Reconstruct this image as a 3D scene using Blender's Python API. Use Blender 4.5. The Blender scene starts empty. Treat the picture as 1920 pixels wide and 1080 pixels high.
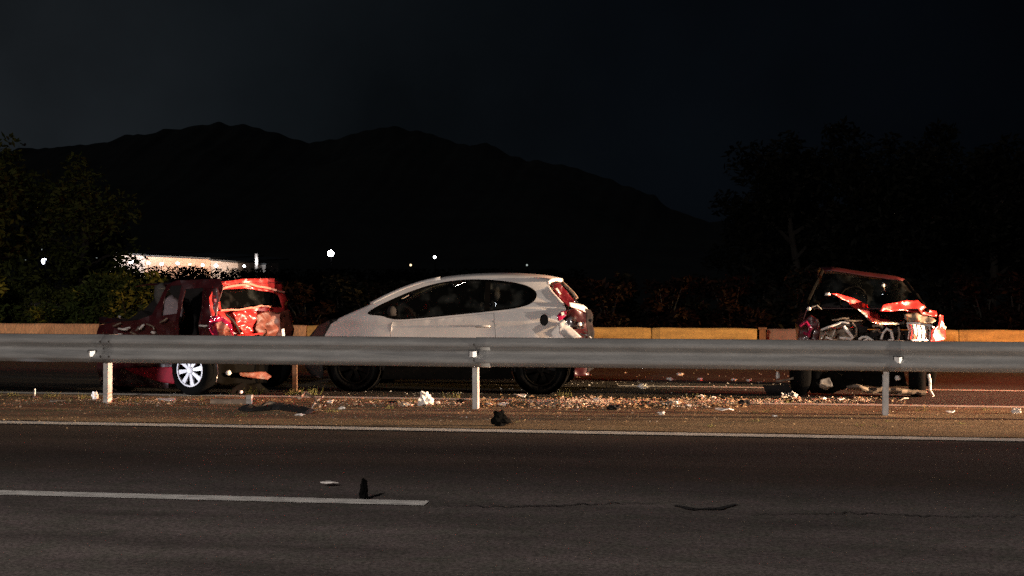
import bpy, bmesh, math, random
from mathutils import Vector, Matrix, noise
from mathutils.geometry import delaunay_2d_cdt

S = bpy.context.scene
C = S.collection
R = math.radians
rnd = random.Random(7)

# ------------------------------------------------------------------ camera
FPX, HC, YAW = 2800.0, 1.62, R(8.8)
PITCH = math.atan(50 / FPX)
cam_d = bpy.data.cameras.new('camera')
cam = bpy.data.objects.new('camera', cam_d)
C.objects.link(cam)
cam.location = (0, 0, HC)
cam.rotation_euler = (R(90) - PITCH, 0, YAW)
cam_d.sensor_width = 36
cam_d.lens = 36 * FPX / 1920
cam_d.clip_end = 9000
S.camera = cam
S.view_settings.view_transform = 'Standard'
S.view_settings.look = 'None'
S.view_settings.exposure = 0
S.view_settings.gamma = 1
S.view_settings.use_curve_mapping = False
S.render.engine = 'CYCLES'
S.cycles.max_bounces = 5
S.cycles.use_denoising = False
S.cycles.sample_clamp_indirect = 3

# ------------------------------------------------------------------ night sky
W = bpy.data.worlds.new('World'); S.world = W; W.use_nodes = True
nt = W.node_tree; N = nt.nodes; L = nt.links; N.clear()
out = N.new('ShaderNodeOutputWorld'); bg = N.new('ShaderNodeBackground')
geo = N.new('ShaderNodeTexCoord')
sep = N.new('ShaderNodeSeparateXYZ'); L.new(geo.outputs['Generated'], sep.inputs[0])
# towards the glow of the town (left, low)
dot = N.new('ShaderNodeVectorMath'); dot.operation = 'DOT_PRODUCT'
L.new(geo.outputs['Generated'], dot.inputs[0]); dot.inputs[1].default_value = (math.sin(R(-42)), math.cos(R(-42)), 0.06)
rampx = N.new('ShaderNodeValToRGB'); L.new(dot.outputs['Value'], rampx.inputs[0])
e = rampx.color_ramp.elements
e[0].position = 0.60; e[0].color = (.0008, .0012, .0020, 1)
e[1].position = 0.99; e[1].color = (.0135, .0162, .0190, 1)
m = e.new(.80); m.color = (.0017, .0025, .0036, 1)
m = e.new(.92); m.color = (.0050, .0066, .0082, 1)
nz = N.new('ShaderNodeTexNoise'); nz.inputs['Scale'].default_value = 5; nz.inputs['Detail'].default_value = 6
L.new(geo.outputs['Generated'], nz.inputs['Vector'])
mr = N.new('ShaderNodeMapRange'); mr.inputs[1].default_value = .3; mr.inputs[2].default_value = .7; mr.inputs[3].default_value = .62; mr.inputs[4].default_value = 1.35
L.new(nz.outputs['Fac'], mr.inputs[0])
mul = N.new('ShaderNodeVectorMath'); mul.operation = 'SCALE'
L.new(rampx.outputs[0], mul.inputs[0]); L.new(mr.outputs[0], mul.inputs[3])
L.new(mul.outputs[0], bg.inputs[0]); bg.inputs[1].default_value = 1.0
L.new(bg.outputs[0], out.inputs[0])

def sun(name, strength, col, az, el, ang):
    d = bpy.data.lights.new(name, 'SUN'); d.energy = strength; d.color = col; d.angle = R(ang)
    o = bpy.data.objects.new(name, d); C.objects.link(o)
    v = Vector((math.sin(az) * math.cos(el), math.cos(az) * math.cos(el), math.sin(el)))
    o.rotation_euler = v.to_track_quat('Z', 'Y').to_euler(); return o
sun('moon', .10, (.85, .92, 1), R(205), R(42), 2.0)

def lamp(name, kind, loc, energy, col, rad=.1, aim=None, cone=60, blend=.5, parent=None):
    d = bpy.data.lights.new(name, kind); d.energy = energy; d.color = col
    d.shadow_soft_size = rad
    o = bpy.data.objects.new(name, d); C.objects.link(o); o.location = loc
    if kind == 'SPOT':
        d.spot_size = R(cone); d.spot_blend = blend
        o.rotation_euler = (Vector(loc) - Vector(aim)).to_track_quat('Z', 'Y').to_euler()
    return o
# road lamp behind the camera, lights the near lanes, the rail and the side of the cars
lamp('road_lamp_light', 'POINT', (-6, -7, 8.0), 9000, (1, .89, .82), .5)
# vehicles stopped beyond the right edge on the far carriageway
lamp('headlight_beam', 'SPOT', (17.5, 17.0, 1.15), 62000, (1, .64, .36), .10, (-6, 17.3, .3), 27, .7)
lamp('headlight_beam', 'SPOT', (22, 18.9, .75), 46000, (1, .64, .23), .10, (-11, 23.0, .35), 24, 1)
lamp('rear_light_glow', 'SPOT', (8.5, 20.6, .9), 1500, (1, .05, .02), .12, (-2, 19.6, .4), 110, .9)
lamp('rear_light_glow', 'SPOT', (16, 20.0, 1.6), 17000, (1, .03, .015), .12, (-8, 19, .9), 30, .8)
# a car approaching on the near lane, and a low spot added to brighten the wheel
lamp('headlight_beam', 'SPOT', (38, 12.6, .66), 95000, (1, .86, .72), .10, (-8, 16.0, .62), 14, .6)
lamp('wheel_fill_spot', 'SPOT', (-12.5, 12.2, .20), 2300, (.93, .93, 1), .03, (-6.05, 17.6, .25), 6, .8)

# ------------------------------------------------------------------ camera geometry (pixels of the 1920 px photograph)
CM = Matrix.Translation((0, 0, HC)) @ Matrix.Rotation(YAW, 4, 'Z') @ Matrix.Rotation(R(90) - PITCH, 4, 'X')
def ray(u, v):
    return (CM.to_3x3() @ Vector(((u - 960) / FPX, (540 - v) / FPX, -1)))
def aty(u, v, Y):
    d = ray(u, v); return Vector((0, 0, HC)) + d * (Y / d.y)
def atz(u, v, z=0.0):
    d = ray(u, v); return Vector((0, 0, HC)) + d * ((z - HC) / d.z)
def atplane(u, v, p, n):
    d = ray(u, v); o = Vector((0, 0, HC)); return o + d * ((p - o).dot(n) / d.dot(n))

# ------------------------------------------------------------------ materials
def mat(name, col, rough=.6, metal=0.0, spec=.5, var=0, scale=8, var2=None, bump=0, bscale=60, emit=None, estr=0, coat=0, stretch=None):
    m = bpy.data.materials.new(name); m.use_nodes = True
    t = m.node_tree; b = t.nodes['Principled BSDF']
    b.inputs['Base Color'].default_value = (*col, 1); b.inputs['Roughness'].default_value = rough
    b.inputs['Metallic'].default_value = metal; b.inputs['Specular IOR Level'].default_value = spec
    b.inputs['Coat Weight'].default_value = coat; b.inputs['Coat Roughness'].default_value = .08
    tc = t.nodes.new('ShaderNodeTexCoord'); src = tc.outputs['Object']
    if stretch:
        mp = t.nodes.new('ShaderNodeMapping'); mp.inputs['Scale'].default_value = stretch
        t.links.new(src, mp.inputs[0]); src = mp.outputs[0]
    if var:
        n = t.nodes.new('ShaderNodeTexNoise'); n.inputs['Scale'].default_value = scale; n.inputs['Detail'].default_value = 8; n.inputs['Roughness'].default_value = .65
        t.links.new(src, n.inputs['Vector'])
        r = t.nodes.new('ShaderNodeValToRGB'); t.links.new(n.outputs['Fac'], r.inputs[0])
        c2 = var2 or tuple(c * (1 - var) for c in col)
        r.color_ramp.elements[0].position = .33; r.color_ramp.elements[0].color = (*c2, 1)
        r.color_ramp.elements[1].position = .66; r.color_ramp.elements[1].color = (*[min(1, c * (1 + var * .4)) for c in col], 1)
        t.links.new(r.outputs[0], b.inputs['Base Color'])
        mr = t.nodes.new('ShaderNodeMapRange'); mr.inputs[3].default_value = max(0, rough - .12); mr.inputs[4].default_value = min(1, rough + .12)
        t.links.new(n.outputs['Fac'], mr.inputs[0]); t.links.new(mr.outputs[0], b.inputs['Roughness'])
    if bump:
        n2 = t.nodes.new('ShaderNodeTexNoise'); n2.inputs['Scale'].default_value = bscale; n2.inputs['Detail'].default_value = 6
        t.links.new(src, n2.inputs['Vector'])
        bp = t.nodes.new('ShaderNodeBump'); bp.inputs['Strength'].default_value = bump; bp.inputs['Distance'].default_value = .02
        t.links.new(n2.outputs['Fac'], bp.inputs['Height']); t.links.new(bp.outputs[0], b.inputs['Normal'])
    if emit:
        b.inputs['Emission Color'].default_value = (*emit, 1); b.inputs['Emission Strength'].default_value = estr
    return m

def asphalt(name, base, dark, tint, patch_scale=(.25, 1.2, 1), band=None):
    """asphalt: aggregate speckle, streaks along the road, stained patches"""
    m = bpy.data.materials.new(name); m.use_nodes = True
    t = m.node_tree; b = t.nodes['Principled BSDF']; b.inputs['Roughness'].default_value = .85
    b.inputs['Specular IOR Level'].default_value = .3
    tc = t.nodes.new('ShaderNodeTexCoord')
    mp = t.nodes.new('ShaderNodeMapping'); mp.inputs['Scale'].default_value = patch_scale
    t.links.new(tc.outputs['Object'], mp.inputs[0])
    n1 = t.nodes.new('ShaderNodeTexNoise'); n1.inputs['Scale'].default_value = 1.3; n1.inputs['Detail'].default_value = 9; n1.inputs['Roughness'].default_value = .62
    t.links.new(mp.outputs[0], n1.inputs['Vector'])
    r1 = t.nodes.new('ShaderNodeValToRGB'); t.links.new(n1.outputs['Fac'], r1.inputs[0])
    r1.color_ramp.elements[0].position = .3; r1.color_ramp.elements[0].color = (*dark, 1)
    r1.color_ramp.elements[1].position = .7; r1.color_ramp.elements[1].color = (*base, 1)
    n2 = t.nodes.new('ShaderNodeTexNoise'); n2.inputs['Scale'].default_value = 38; n2.inputs['Detail'].default_value = 3; n2.inputs['Roughness'].default_value = .8
    t.links.new(tc.outputs['Object'], n2.inputs['Vector'])
    r2 = t.nodes.new('ShaderNodeValToRGB'); t.links.new(n2.outputs['Fac'], r2.inputs[0])
    r2.color_ramp.elements[0].position = .38; r2.color_ramp.elements[0].color = (.35, .35, .35, 1)
    r2.color_ramp.elements[1].position = .64; r2.color_ramp.elements[1].color = (1.5, 1.5, 1.5, 1)
    mx = t.nodes.new('ShaderNodeMix'); mx.data_type = 'RGBA'; mx.blend_type = 'MULTIPLY'; mx.inputs[0].default_value = .8
    t.links.new(r1.outputs[0], mx.inputs[6]); t.links.new(r2.outputs[0], mx.inputs[7])
    n3 = t.nodes.new('ShaderNodeTexNoise'); n3.inputs['Scale'].default_value = 6; n3.inputs['Detail'].default_value = 4
    t.links.new(tc.outputs['Object'], n3.inputs['Vector'])
    r3 = t.nodes.new('ShaderNodeValToRGB'); t.links.new(n3.outputs['Color'], r3.inputs[0])
    r3.color_ramp.elements[0].position = .35; r3.color_ramp.elements[0].color = (*tint, 1)
    r3.color_ramp.elements[1].position = .6; r3.color_ramp.elements[1].color = (1, 1, 1, 1)
    mx2 = t.nodes.new('ShaderNodeMix'); mx2.data_type = 'RGBA'; mx2.blend_type = 'MULTIPLY'; mx2.inputs[0].default_value = .7
    t.links.new(mx.outputs[2], mx2.inputs[6]); t.links.new(r3.outputs[0], mx2.inputs[7])
    res = mx2.outputs[2]
    if band:  # Y band: light falling off, with some wear, painted into the colour
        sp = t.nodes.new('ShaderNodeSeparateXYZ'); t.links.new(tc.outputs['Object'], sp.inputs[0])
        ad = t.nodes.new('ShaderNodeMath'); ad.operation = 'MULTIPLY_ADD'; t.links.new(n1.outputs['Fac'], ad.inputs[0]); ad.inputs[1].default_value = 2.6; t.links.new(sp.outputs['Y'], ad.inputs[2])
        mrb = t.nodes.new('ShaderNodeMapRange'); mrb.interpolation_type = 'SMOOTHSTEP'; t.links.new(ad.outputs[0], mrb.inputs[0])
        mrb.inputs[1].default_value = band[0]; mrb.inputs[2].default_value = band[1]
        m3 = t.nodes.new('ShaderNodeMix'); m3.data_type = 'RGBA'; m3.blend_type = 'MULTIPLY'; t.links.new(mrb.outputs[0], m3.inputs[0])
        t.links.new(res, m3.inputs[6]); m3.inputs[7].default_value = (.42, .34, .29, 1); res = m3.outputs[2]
    t.links.new(res, b.inputs['Base Color'])
    bp = t.nodes.new('ShaderNodeBump'); bp.inputs['Strength'].default_value = .6; bp.inputs['Distance'].default_value = .006
    t.links.new(n2.outputs['Fac'], bp.inputs['Height']); t.links.new(bp.outputs[0], b.inputs['Normal'])
    return m

def glass(name, tint=(.25, .28, .27), rough=.03):
    m = bpy.data.materials.new(name); m.use_nodes = True
    t = m.node_tree; t.nodes.clear()
    o = t.nodes.new('ShaderNodeOutputMaterial'); tr = t.nodes.new('ShaderNodeBsdfTransparent'); tr.inputs[0].default_value = (*tint, 1)
    gl = t.nodes.new('ShaderNodeBsdfGlossy'); gl.inputs['Roughness'].default_value = rough
    fr = t.nodes.new('ShaderNodeFresnel'); fr.inputs[0].default_value = 1.5
    tc = t.nodes.new('ShaderNodeTexCoord'); nz = t.nodes.new('ShaderNodeTexNoise'); nz.inputs['Scale'].default_value = 5
    t.links.new(tc.outputs['Object'], nz.inputs['Vector'])
    df = t.nodes.new('ShaderNodeBsdfDiffuse'); df.inputs[0].default_value = (.07, .075, .07, 1)
    m0 = t.nodes.new('ShaderNodeMixShader'); mrr = t.nodes.new('ShaderNodeMapRange'); mrr.inputs[1].default_value = .48; mrr.inputs[2].default_value = .8; mrr.inputs[3].default_value = .03; mrr.inputs[4].default_value = .4
    t.links.new(nz.outputs['Fac'], mrr.inputs[0]); t.links.new(mrr.outputs[0], m0.inputs[0])
    t.links.new(tr.outputs[0], m0.inputs[1]); t.links.new(df.outputs[0], m0.inputs[2])
    m1 = t.nodes.new('ShaderNodeMixShader'); t.links.new(fr.outputs[0], m1.inputs[0]); t.links.new(m0.outputs[0], m1.inputs[1]); t.links.new(gl.outputs[0], m1.inputs[2])
    t.links.new(m1.outputs[0], o.inputs[0]); return m

M = {}
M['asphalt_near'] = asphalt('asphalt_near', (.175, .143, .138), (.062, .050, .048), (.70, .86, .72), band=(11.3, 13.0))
M['asphalt_seal'] = asphalt('asphalt_seal', (.048, .036, .028), (.020, .015, .011), (.7, 1, .7))
M['asphalt_far'] = asphalt('asphalt_far', (.060, .050, .044), (.030, .026, .022), (.9, .9, .8))
M['dirt'] = asphalt('median_dirt', (.36, .255, .150), (.18, .125, .075), (.92, .88, .72), (.8, 2.0, 1))
M['earth'] = mat('dark_earth', (.030, .026, .018), .95, var=.6, scale=.6)
M['line'] = mat('worn_white_road_paint', (.74, .72, .68), .7, var=.55, scale=5, stretch=(1, 6, 1), bump=.2)
M['line_faint'] = mat('dusty_road_paint', (.76, .70, .60), .8, var=.5, scale=4, stretch=(1, 6, 1))
M['galv'] = mat('galvanised_steel', (.262, .264, .260), .75, metal=0, spec=.3, var=.26, scale=3.2, stretch=(.6, 1, 5), bump=.12, bscale=25)
M['post'] = mat('galvanised_post', (.42, .41, .40), .6, metal=.15, var=.3, scale=9)
M['bolt'] = mat('dark_bolt', (.06, .055, .05), .5, metal=.6)
M['reflector'] = mat('white_reflector_face', (.95, .93, .90), .25, coat=.5)
M['refl_case'] = mat('black_plastic_case', (.012, .012, .012), .5)
M['barrier'] = mat('yellow_ochre_concrete', (.62, .39, .12), .85, var=.35, scale=3.5, bump=.35, bscale=30, stretch=(.6, 1, 3))
M['barrier_tan'] = mat('tan_concrete', (.52, .33, .19), .85, var=.35, scale=3, bump=.35, bscale=30)
M['rust'] = mat('rusty_post_metal', (.20, .10, .05), .8, var=.5, scale=20)
M['white_paint'] = mat('dusty_white_car_paint', (.50, .475, .46), .62, var=.14, scale=3.5, coat=0)
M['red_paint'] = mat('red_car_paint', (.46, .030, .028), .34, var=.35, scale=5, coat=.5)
M['shaded_red_paint'] = mat('shaded_red_car_paint', (.045, .004, .006), .45, var=.4, scale=5, coat=.4)  # red paint with shade put into the colour, for dim sides of the wrecks
M['black_plastic'] = mat('black_car_plastic', (.018, .017, .017), .5, var=.3, scale=12)
M['rubber'] = mat('tyre_rubber', (.004, .004, .004), 1, spec=.03, bump=.3, bscale=40)
M['shade_black'] = mat('underside_shade_black', (.004, .0035, .003), 1, spec=.04, var=.3, scale=9)  # near-black colour painting the shade under and inside the cars
M['matt_red'] = mat('scraped_red_paint', (.30, .012, .028), .7, spec=.2, var=.4, scale=7)
M['alloy'] = mat('white_silver_alloy', (.86, .87, .93), .35, metal=0, coat=.3)
M['steel'] = mat('shade_dark_wheel_steel', (.010, .010, .010), .8, spec=.2, metal=0)  # wheel steel blackened to paint in the shade under the cars
M['bare'] = mat('torn_bare_metal', (.72, .66, .58), .33, metal=.75, var=.35, scale=14)
M['dull'] = mat('dull_brown_metal', (.26, .20, .15), .6, metal=.3, var=.5, scale=11)
M['red_brown'] = mat('scorched_red_brown_metal', (.17, .045, .028), .55, var=.5, scale=10)
M['pink'] = mat('red_smeared_bare_metal', (.62, .26, .20), .45, var=.3, scale=12)
M['foam'] = mat('pale_broken_plastic', (.74, .70, .66), .6, var=.2, scale=10)
M['cabin'] = mat('dark_cabin_trim', (.018, .016, .016), .9, spec=.15, var=.3, scale=9)
M['seat'] = mat('grey_seat_fabric', (.06, .055, .05), .9, var=.3, scale=14)
M['lens_red'] = mat('red_lamp_lens', (.26, .012, .05), .12, coat=.8)
M['lens_clear'] = mat('clear_lamp_lens', (.72, .70, .66), .10, metal=.5, coat=.8)
M['glass'] = glass('tinted_car_glass', (.12, .13, .13))
M['tail_dark'] = mat('dark_red_tinted_glass', (.07, .006, .010), .2, coat=.6)
M['bag'] = mat('airbag_fabric', (.22, .18, .20), .85, var=.2, scale=8)
M['lamp_on'] = mat('lit_white_lamp', (.9, .9, .9), .5, emit=(1, .97, 1), estr=16)
M['lamp_cold'] = mat('lit_cold_lamp', (.9, .9, .9), .5, emit=(.80, .84, 1), estr=14)
M['lamp_warm'] = mat('lit_warm_lamp', (.9, .9, .9), .5, emit=(1, .72, .42), estr=2.2)
M['lamp_dim'] = mat('dim_pale_lamp', (.8, .8, .8), .5, emit=(.75, .85, .8), estr=.55)
M['wall'] = mat('pale_hall_wall', (.70, .60, .54), .8, var=.4, scale=.25, stretch=(1, 1, 4))
M['wall_orange'] = mat('buff_hall_wall', (.68, .44, .32), .8, var=.3, scale=.3)
M['roof_dark'] = mat('dark_sheet_roof', (.05, .055, .06), .7, var=.3, scale=1)
M['mast'] = mat('lamp_mast_steel', (.004, .004, .004), 1, spec=0)
M['mountain'] = mat('scrub_covered_mountain', (.025, .023, .018), 1, var=.5, scale=.01)
M['bark'] = mat('rough_bark', (.016, .012, .008), .95, var=.4, scale=14, bump=.5)

def leafmat(name, a, b):
    m = bpy.data.materials.new(name); m.use_nodes = True; t = m.node_tree; p = t.nodes['Principled BSDF']
    p.inputs['Roughness'].default_value = .65; p.inputs['Specular IOR Level'].default_value = .08
    g = t.nodes.new('ShaderNodeNewGeometry'); r = t.nodes.new('ShaderNodeValToRGB'); t.links.new(g.outputs['Random Per Island'], r.inputs[0])
    r.color_ramp.elements[0].color = (*a, 1); r.color_ramp.elements[1].color = (*b, 1); t.links.new(r.outputs[0], p.inputs['Base Color']); return m
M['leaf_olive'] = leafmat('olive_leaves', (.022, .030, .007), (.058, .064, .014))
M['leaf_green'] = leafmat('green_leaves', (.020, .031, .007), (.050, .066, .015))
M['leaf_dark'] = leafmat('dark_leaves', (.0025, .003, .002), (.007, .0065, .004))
M['leaf_red_glow'] = leafmat('red_glow_tinted_leaves', (.004, .0018, .0012), (.011, .004, .0022))  # red glow of the rear lights tinted into the leaf colour
M['rubble'] = leafmat('pale_mixed_rubble', (.14, .10, .07), (.62, .52, .42))
M['grass'] = leafmat('verge_grass', (.09, .11, .03), (.22, .20, .08))

# ------------------------------------------------------------------ object helpers
def tag(o, label=None, cat=None, group=None, kind=None):
    if label: o['label'] = label
    if cat: o['category'] = cat
    if group: o['group'] = group
    if kind: o['kind'] = kind
    return o
def empty(name, loc, label, cat, group=None, rz=0):
    o = bpy.data.objects.new(name, None); C.objects.link(o); o.location = loc; o.rotation_euler = (0, 0, rz)
    o.empty_display_size = .1
    return tag(o, label, cat, group)
def mesh(name, verts, faces, m, parent=None, smooth=False, world=True):
    """verts in world coordinates unless world=False; re-expressed in the parent's frame"""
    me = bpy.data.meshes.new(name)
    off = Vector(parent_origin(parent)) if (parent is not None and world) else Vector((0, 0, 0))
    me.from_pydata([tuple(Vector(v) - off) for v in verts], [], faces)
    me.materials.append(m)
    if smooth: me.polygons.foreach_set('use_smooth', [True] * len(me.polygons))
    me.update()
    o = bpy.data.objects.new(name, me); C.objects.link(o)
    if parent is not None: o.parent = parent
    return o
def parent_origin(p):
    v = Vector((0, 0, 0))
    while p is not None:
        v += p.location; p = p.parent
    return v
def solid(o, t, off=0):
    md = o.modifiers.new('thickness', 'SOLIDIFY'); md.thickness = t; md.offset = off; return o
def centre(o):
    """put a mesh thing's origin at its base"""
    me = o.data; n = len(me.vertices)
    c = sum((v.co for v in me.vertices), Vector()) / n; c.z = min(v.co.z for v in me.vertices)
    me.transform(Matrix.Translation(-c)); o.location = o.location + c; return o
class MB:
    def __init__(s): s.v = []; s.f = []
    def add(s, vs, fs):
        b = len(s.v); s.v += [Vector(v) for v in vs]; s.f += [tuple(i + b for i in f) for f in fs]; return s
    def box(s, c, d, rot=None):
        vs = [Vector((x * d[0] / 2, y * d[1] / 2, z * d[2] / 2)) for x in (-1, 1) for y in (-1, 1) for z in (-1, 1)]
        if rot: vs = [rot @ v for v in vs]
        return s.add([v + Vector(c) for v in vs], [(0, 1, 3, 2), (4, 6, 7, 5), (0, 4, 5, 1), (2, 3, 7, 6), (0, 2, 6, 4), (1, 5, 7, 3)])
    def tube(s, pts, r, n=8, flat=1.0):
        pts = [Vector(p) for p in pts]; rr = r if isinstance(r, (list, tuple)) else [r] * len(pts)
        vs, fs = [], []
        for i, p in enumerate(pts):
            t = (pts[min(i + 1, len(pts) - 1)] - pts[max(i - 1, 0)]).normalized()
            a = Vector((0, 0, 1)) if abs(t.z) < .9 else Vector((0, 1, 0))
            x = t.cross(a).normalized(); y = t.cross(x)
            for k in range(n):
                an = 2 * math.pi * k / n; vs.append(p + x * math.cos(an) * rr[i] * flat + y * math.sin(an) * rr[i])
        for i in range(len(pts) - 1):
            for k in range(n):
                a = i * n + k; b = i * n + (k + 1) % n; fs.append((a, b, b + n, a + n))
        fs.append(tuple(range(n))[::-1]); fs.append(tuple(range((len(pts) - 1) * n, len(pts) * n)))
        return s.add(vs, fs)
    def lathe(s, c, axis, prof, n=24):
        """prof: (offset along axis, radius)"""
        c = Vector(c); ax = Vector(axis).normalized(); a = Vector((0, 0, 1)); x = ax.cross(a).normalized(); y = ax.cross(x)
        vs, fs = [], []
        for (h, r) in prof:
            for k in range(n):
                an = 2 * math.pi * k / n; vs.append(c + ax * h + (x * math.cos(an) + y * math.sin(an)) * r)
        for i in range(len(prof) - 1):
            for k in range(n):
                p, q = i * n + k, i * n + (k + 1) % n; fs.append((p, q, q + n, p + n))
        return s.add(vs, fs)
    def blob(s, c, r, seed=0, amp=.25, sq=(1, 1, 1), n=2):
        bm = bmesh.new(); bmesh.ops.create_icosphere(bm, subdivisions=n, radius=1)
        for v in bm.verts:
            k = 1 + amp * noise.noise(v.co * 1.7 + Vector((seed * 3.1, 0, 0)))
            v.co = Vector((v.co.x * sq[0], v.co.y * sq[1], v.co.z * sq[2])) * r * k
        bm.verts.index_update()
        s.add([v.co + Vector(c) for v in bm.verts], [tuple(v.index for v in f.verts) for f in bm.faces]); bm.free(); return s
    def build(s, name, m, parent=None, smooth=False): return mesh(name, s.v, s.f, m, parent, smooth)

def inside(p, poly):
    x, y = p; c = False; j = len(poly) - 1
    for i in range(len(poly)):
        xi, yi = poly[i]; xj, yj = poly[j]
        if (yi > y) != (yj > y) and x < (xj - xi) * (y - yi) / (yj - yi) + xi: c = not c
        j = i
    return c
def resample(poly, step):
    o = []
    for i in range(len(poly)):
        a = Vector(poly[i]); b = Vector(poly[(i + 1) % len(poly)]); n = max(1, int((b - a).length / step))
        o += [tuple(a.lerp(b, k / n)) for k in range(n)]
    return o
def rounded(poly, it=2):
    for _ in range(it):
        q = []
        for i in range(len(poly)):
            a = Vector(poly[i]); b = Vector(poly[(i + 1) % len(poly)]); q += [tuple(a.lerp(b, .25)), tuple(a.lerp(b, .75))]
        poly = q
    return poly
def patch(outer, holes, fn, step):
    """triangulated 2-D region with holes, mapped by fn(a, b) -> Vector"""
    loops = [resample(outer, step)] + [resample(h, step) for h in holes]
    vs, es = [], []
    for lp in loops:
        b = len(vs); vs += lp; es += [(b + i, b + (i + 1) % len(lp)) for i in range(len(lp))]
    xs = [p[0] for p in loops[0]]; ys = [p[1] for p in loops[0]]
    x = min(xs) + step / 2; row = 0
    while x < max(xs):
        y = min(ys) + step / 2 + (row % 2) * step / 2
        while y < max(ys):
            if inside((x, y), loops[0]) and not any(inside((x, y), h) for h in loops[1:]):
                if min((p[0] - x) ** 2 + (p[1] - y) ** 2 for lp in loops for p in lp) > (step * .45) ** 2: vs.append((x, y))
            y += step
        x += step; row += 1
    V, E, F, *_ = delaunay_2d_cdt([Vector(v) for v in vs], es, [], 0, 1e-5)
    fs = []
    for f in F:
        c = sum((V[i] for i in f), Vector((0, 0))) / len(f)
        if inside(c, outer) and not any(inside(c, h) for h in holes): fs.append(tuple(f))
    used = sorted({i for f in fs for i in f}); mp = {a: b for b, a in enumerate(used)}
    return [fn(V[i].x, V[i].y) for i in used], [tuple(mp[i] for i in f) for f in fs]
def panel(name, outline, m, parent, p, n, step=6, bump=.02, freq=9, thick=.004, holes=(), seed=0, lean=0, smooth=True, bulge=None):
    """crumpled sheet-metal panel: outline in photo pixels on the vertical plane through p with normal n"""
    p = Vector(p); n = Vector(n).normalized(); freq *= .72; step *= .85
    def fn(a, b):
        q = atplane(a, b, p, n)
        d = bump * (noise.noise(q * freq + Vector((seed * 7.3, seed, 0))) + .5 * noise.noise(q * freq * 2.3 + Vector((0, seed * 2.1, 5))))
        d -= lean * (q.z - .6)
        if bulge: d += bulge(q)
        return q + n * d
    v, f = patch(outline, list(holes), fn, step)
    o = mesh(name, v, f, m, parent, smooth); solid(o, thick); return o

# ------------------------------------------------------------------ ground, roads, markings
def sheet(name, x0, x1, y0, y1, z, m, nx=1, ny=1, hf=None, kind='structure'):
    vs = []; fs = []
    for j in range(ny + 1):
        for i in range(nx + 1):
            x = x0 + (x1 - x0) * i / nx; y = y0 + (y1 - y0) * j / ny
            vs.append((x, y, z + (hf(x, y) if hf else 0)))
    for j in range(ny):
        for i in range(nx):
            a = j * (nx + 1) + i; fs.append((a, a + 1, a + nx + 2, a + nx + 1))
    return tag(mesh(name, vs, fs, m), kind=kind)
def terrain_h(x, y):
    d = max(0, y - 34)
    return -min(d * .05, 6) + (noise.noise(Vector((x * .02, y * .02, 0))) * 1.0 if d > 10 else 0)
ys = [-60, 0, 20, 23, 26, 30, 34, 40, 50, 70, 100, 150, 220, 320, 500, 900, 1600, 3000, 5200]
vs = []; fs = []; nx = 40
for y in ys:
    w = 150 + max(0, y) * 1.6
    for i in range(nx + 1):
        x = -w + 2 * w * i / nx - max(0, y) * .15; vs.append((x, y, -.004 + terrain_h(x, y)))
for j in range(len(ys) - 1):
    for i in range(nx):
        a = j * (nx + 1) + i; fs.append((a, a + 1, a + nx + 2, a + nx + 1))
tag(mesh('ground', vs, fs, M['earth']), kind='structure')
Y_DASH, Y_LINE, Y_RAIL, Y_FLINE, Y_LINE2, Y_BAR = 9.77, 13.97, 16.0, 17.1, 19.3, 23.5
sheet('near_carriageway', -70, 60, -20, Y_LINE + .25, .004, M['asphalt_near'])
def ragged(name, x0, x1, ya, yb, z, m, amp, freq, seed, n=400):
    vs = []; fs = []
    for i in range(n + 1):
        x = x0 + (x1 - x0) * i / n
        vs.append((x, ya + amp * noise.noise(Vector((x * freq, seed, 0))), z)); vs.append((x, yb + amp * noise.noise(Vector((x * freq, seed + 9, 0))), z))
        if i: fs.append((2 * i - 2, 2 * i, 2 * i + 1, 2 * i - 1))
    return tag(mesh(name, vs, fs, m), kind='structure')
ragged('median_strip', -60, 50, Y_LINE + .22, Y_FLINE + .05, .008, M['dirt'], .06, 1.3, 5)
sheet('far_carriageway', -70, 60, Y_FLINE + .02, Y_BAR + .4, .004, M['asphalt_far'])

def road_line(name, x0, x1, y, w, z, m, wear=.012, seed=0):
    n = int((x1 - x0) / .08); vs = []; fs = []
    for i in range(n + 1):
        x = x0 + (x1 - x0) * i / n
        vs.append((x, y - w / 2 + wear * noise.noise(Vector((x * 6, seed, 0))), z)); vs.append((x, y + w / 2 + wear * noise.noise(Vector((x * 6, seed + 5, 0))), z))
        if i: fs.append((2 * i - 2, 2 * i, 2 * i + 1, 2 * i - 1))
    return tag(mesh(name, vs, fs, m), kind='structure')
road_line('near_edge_line', -30, 20, Y_LINE, .22, .012, M['line'], seed=1)
pe = atz(800, 946)
road_line('lane_line', pe.x - 6, pe.x, pe.y, .19, .010, M['line'], seed=2)
road_line('lane_line', pe.x + 9, pe.x + 14, pe.y, .19, .010, M['line'], seed=12)
road_line('far_edge_line', -30, 20, Y_FLINE + .02, .20, .013, M['line_faint'], .03, seed=3)
road_line('far_lane_line', -1.6, 20, Y_LINE2, .15, .010, M['line_faint'], .03, seed=4)
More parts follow.
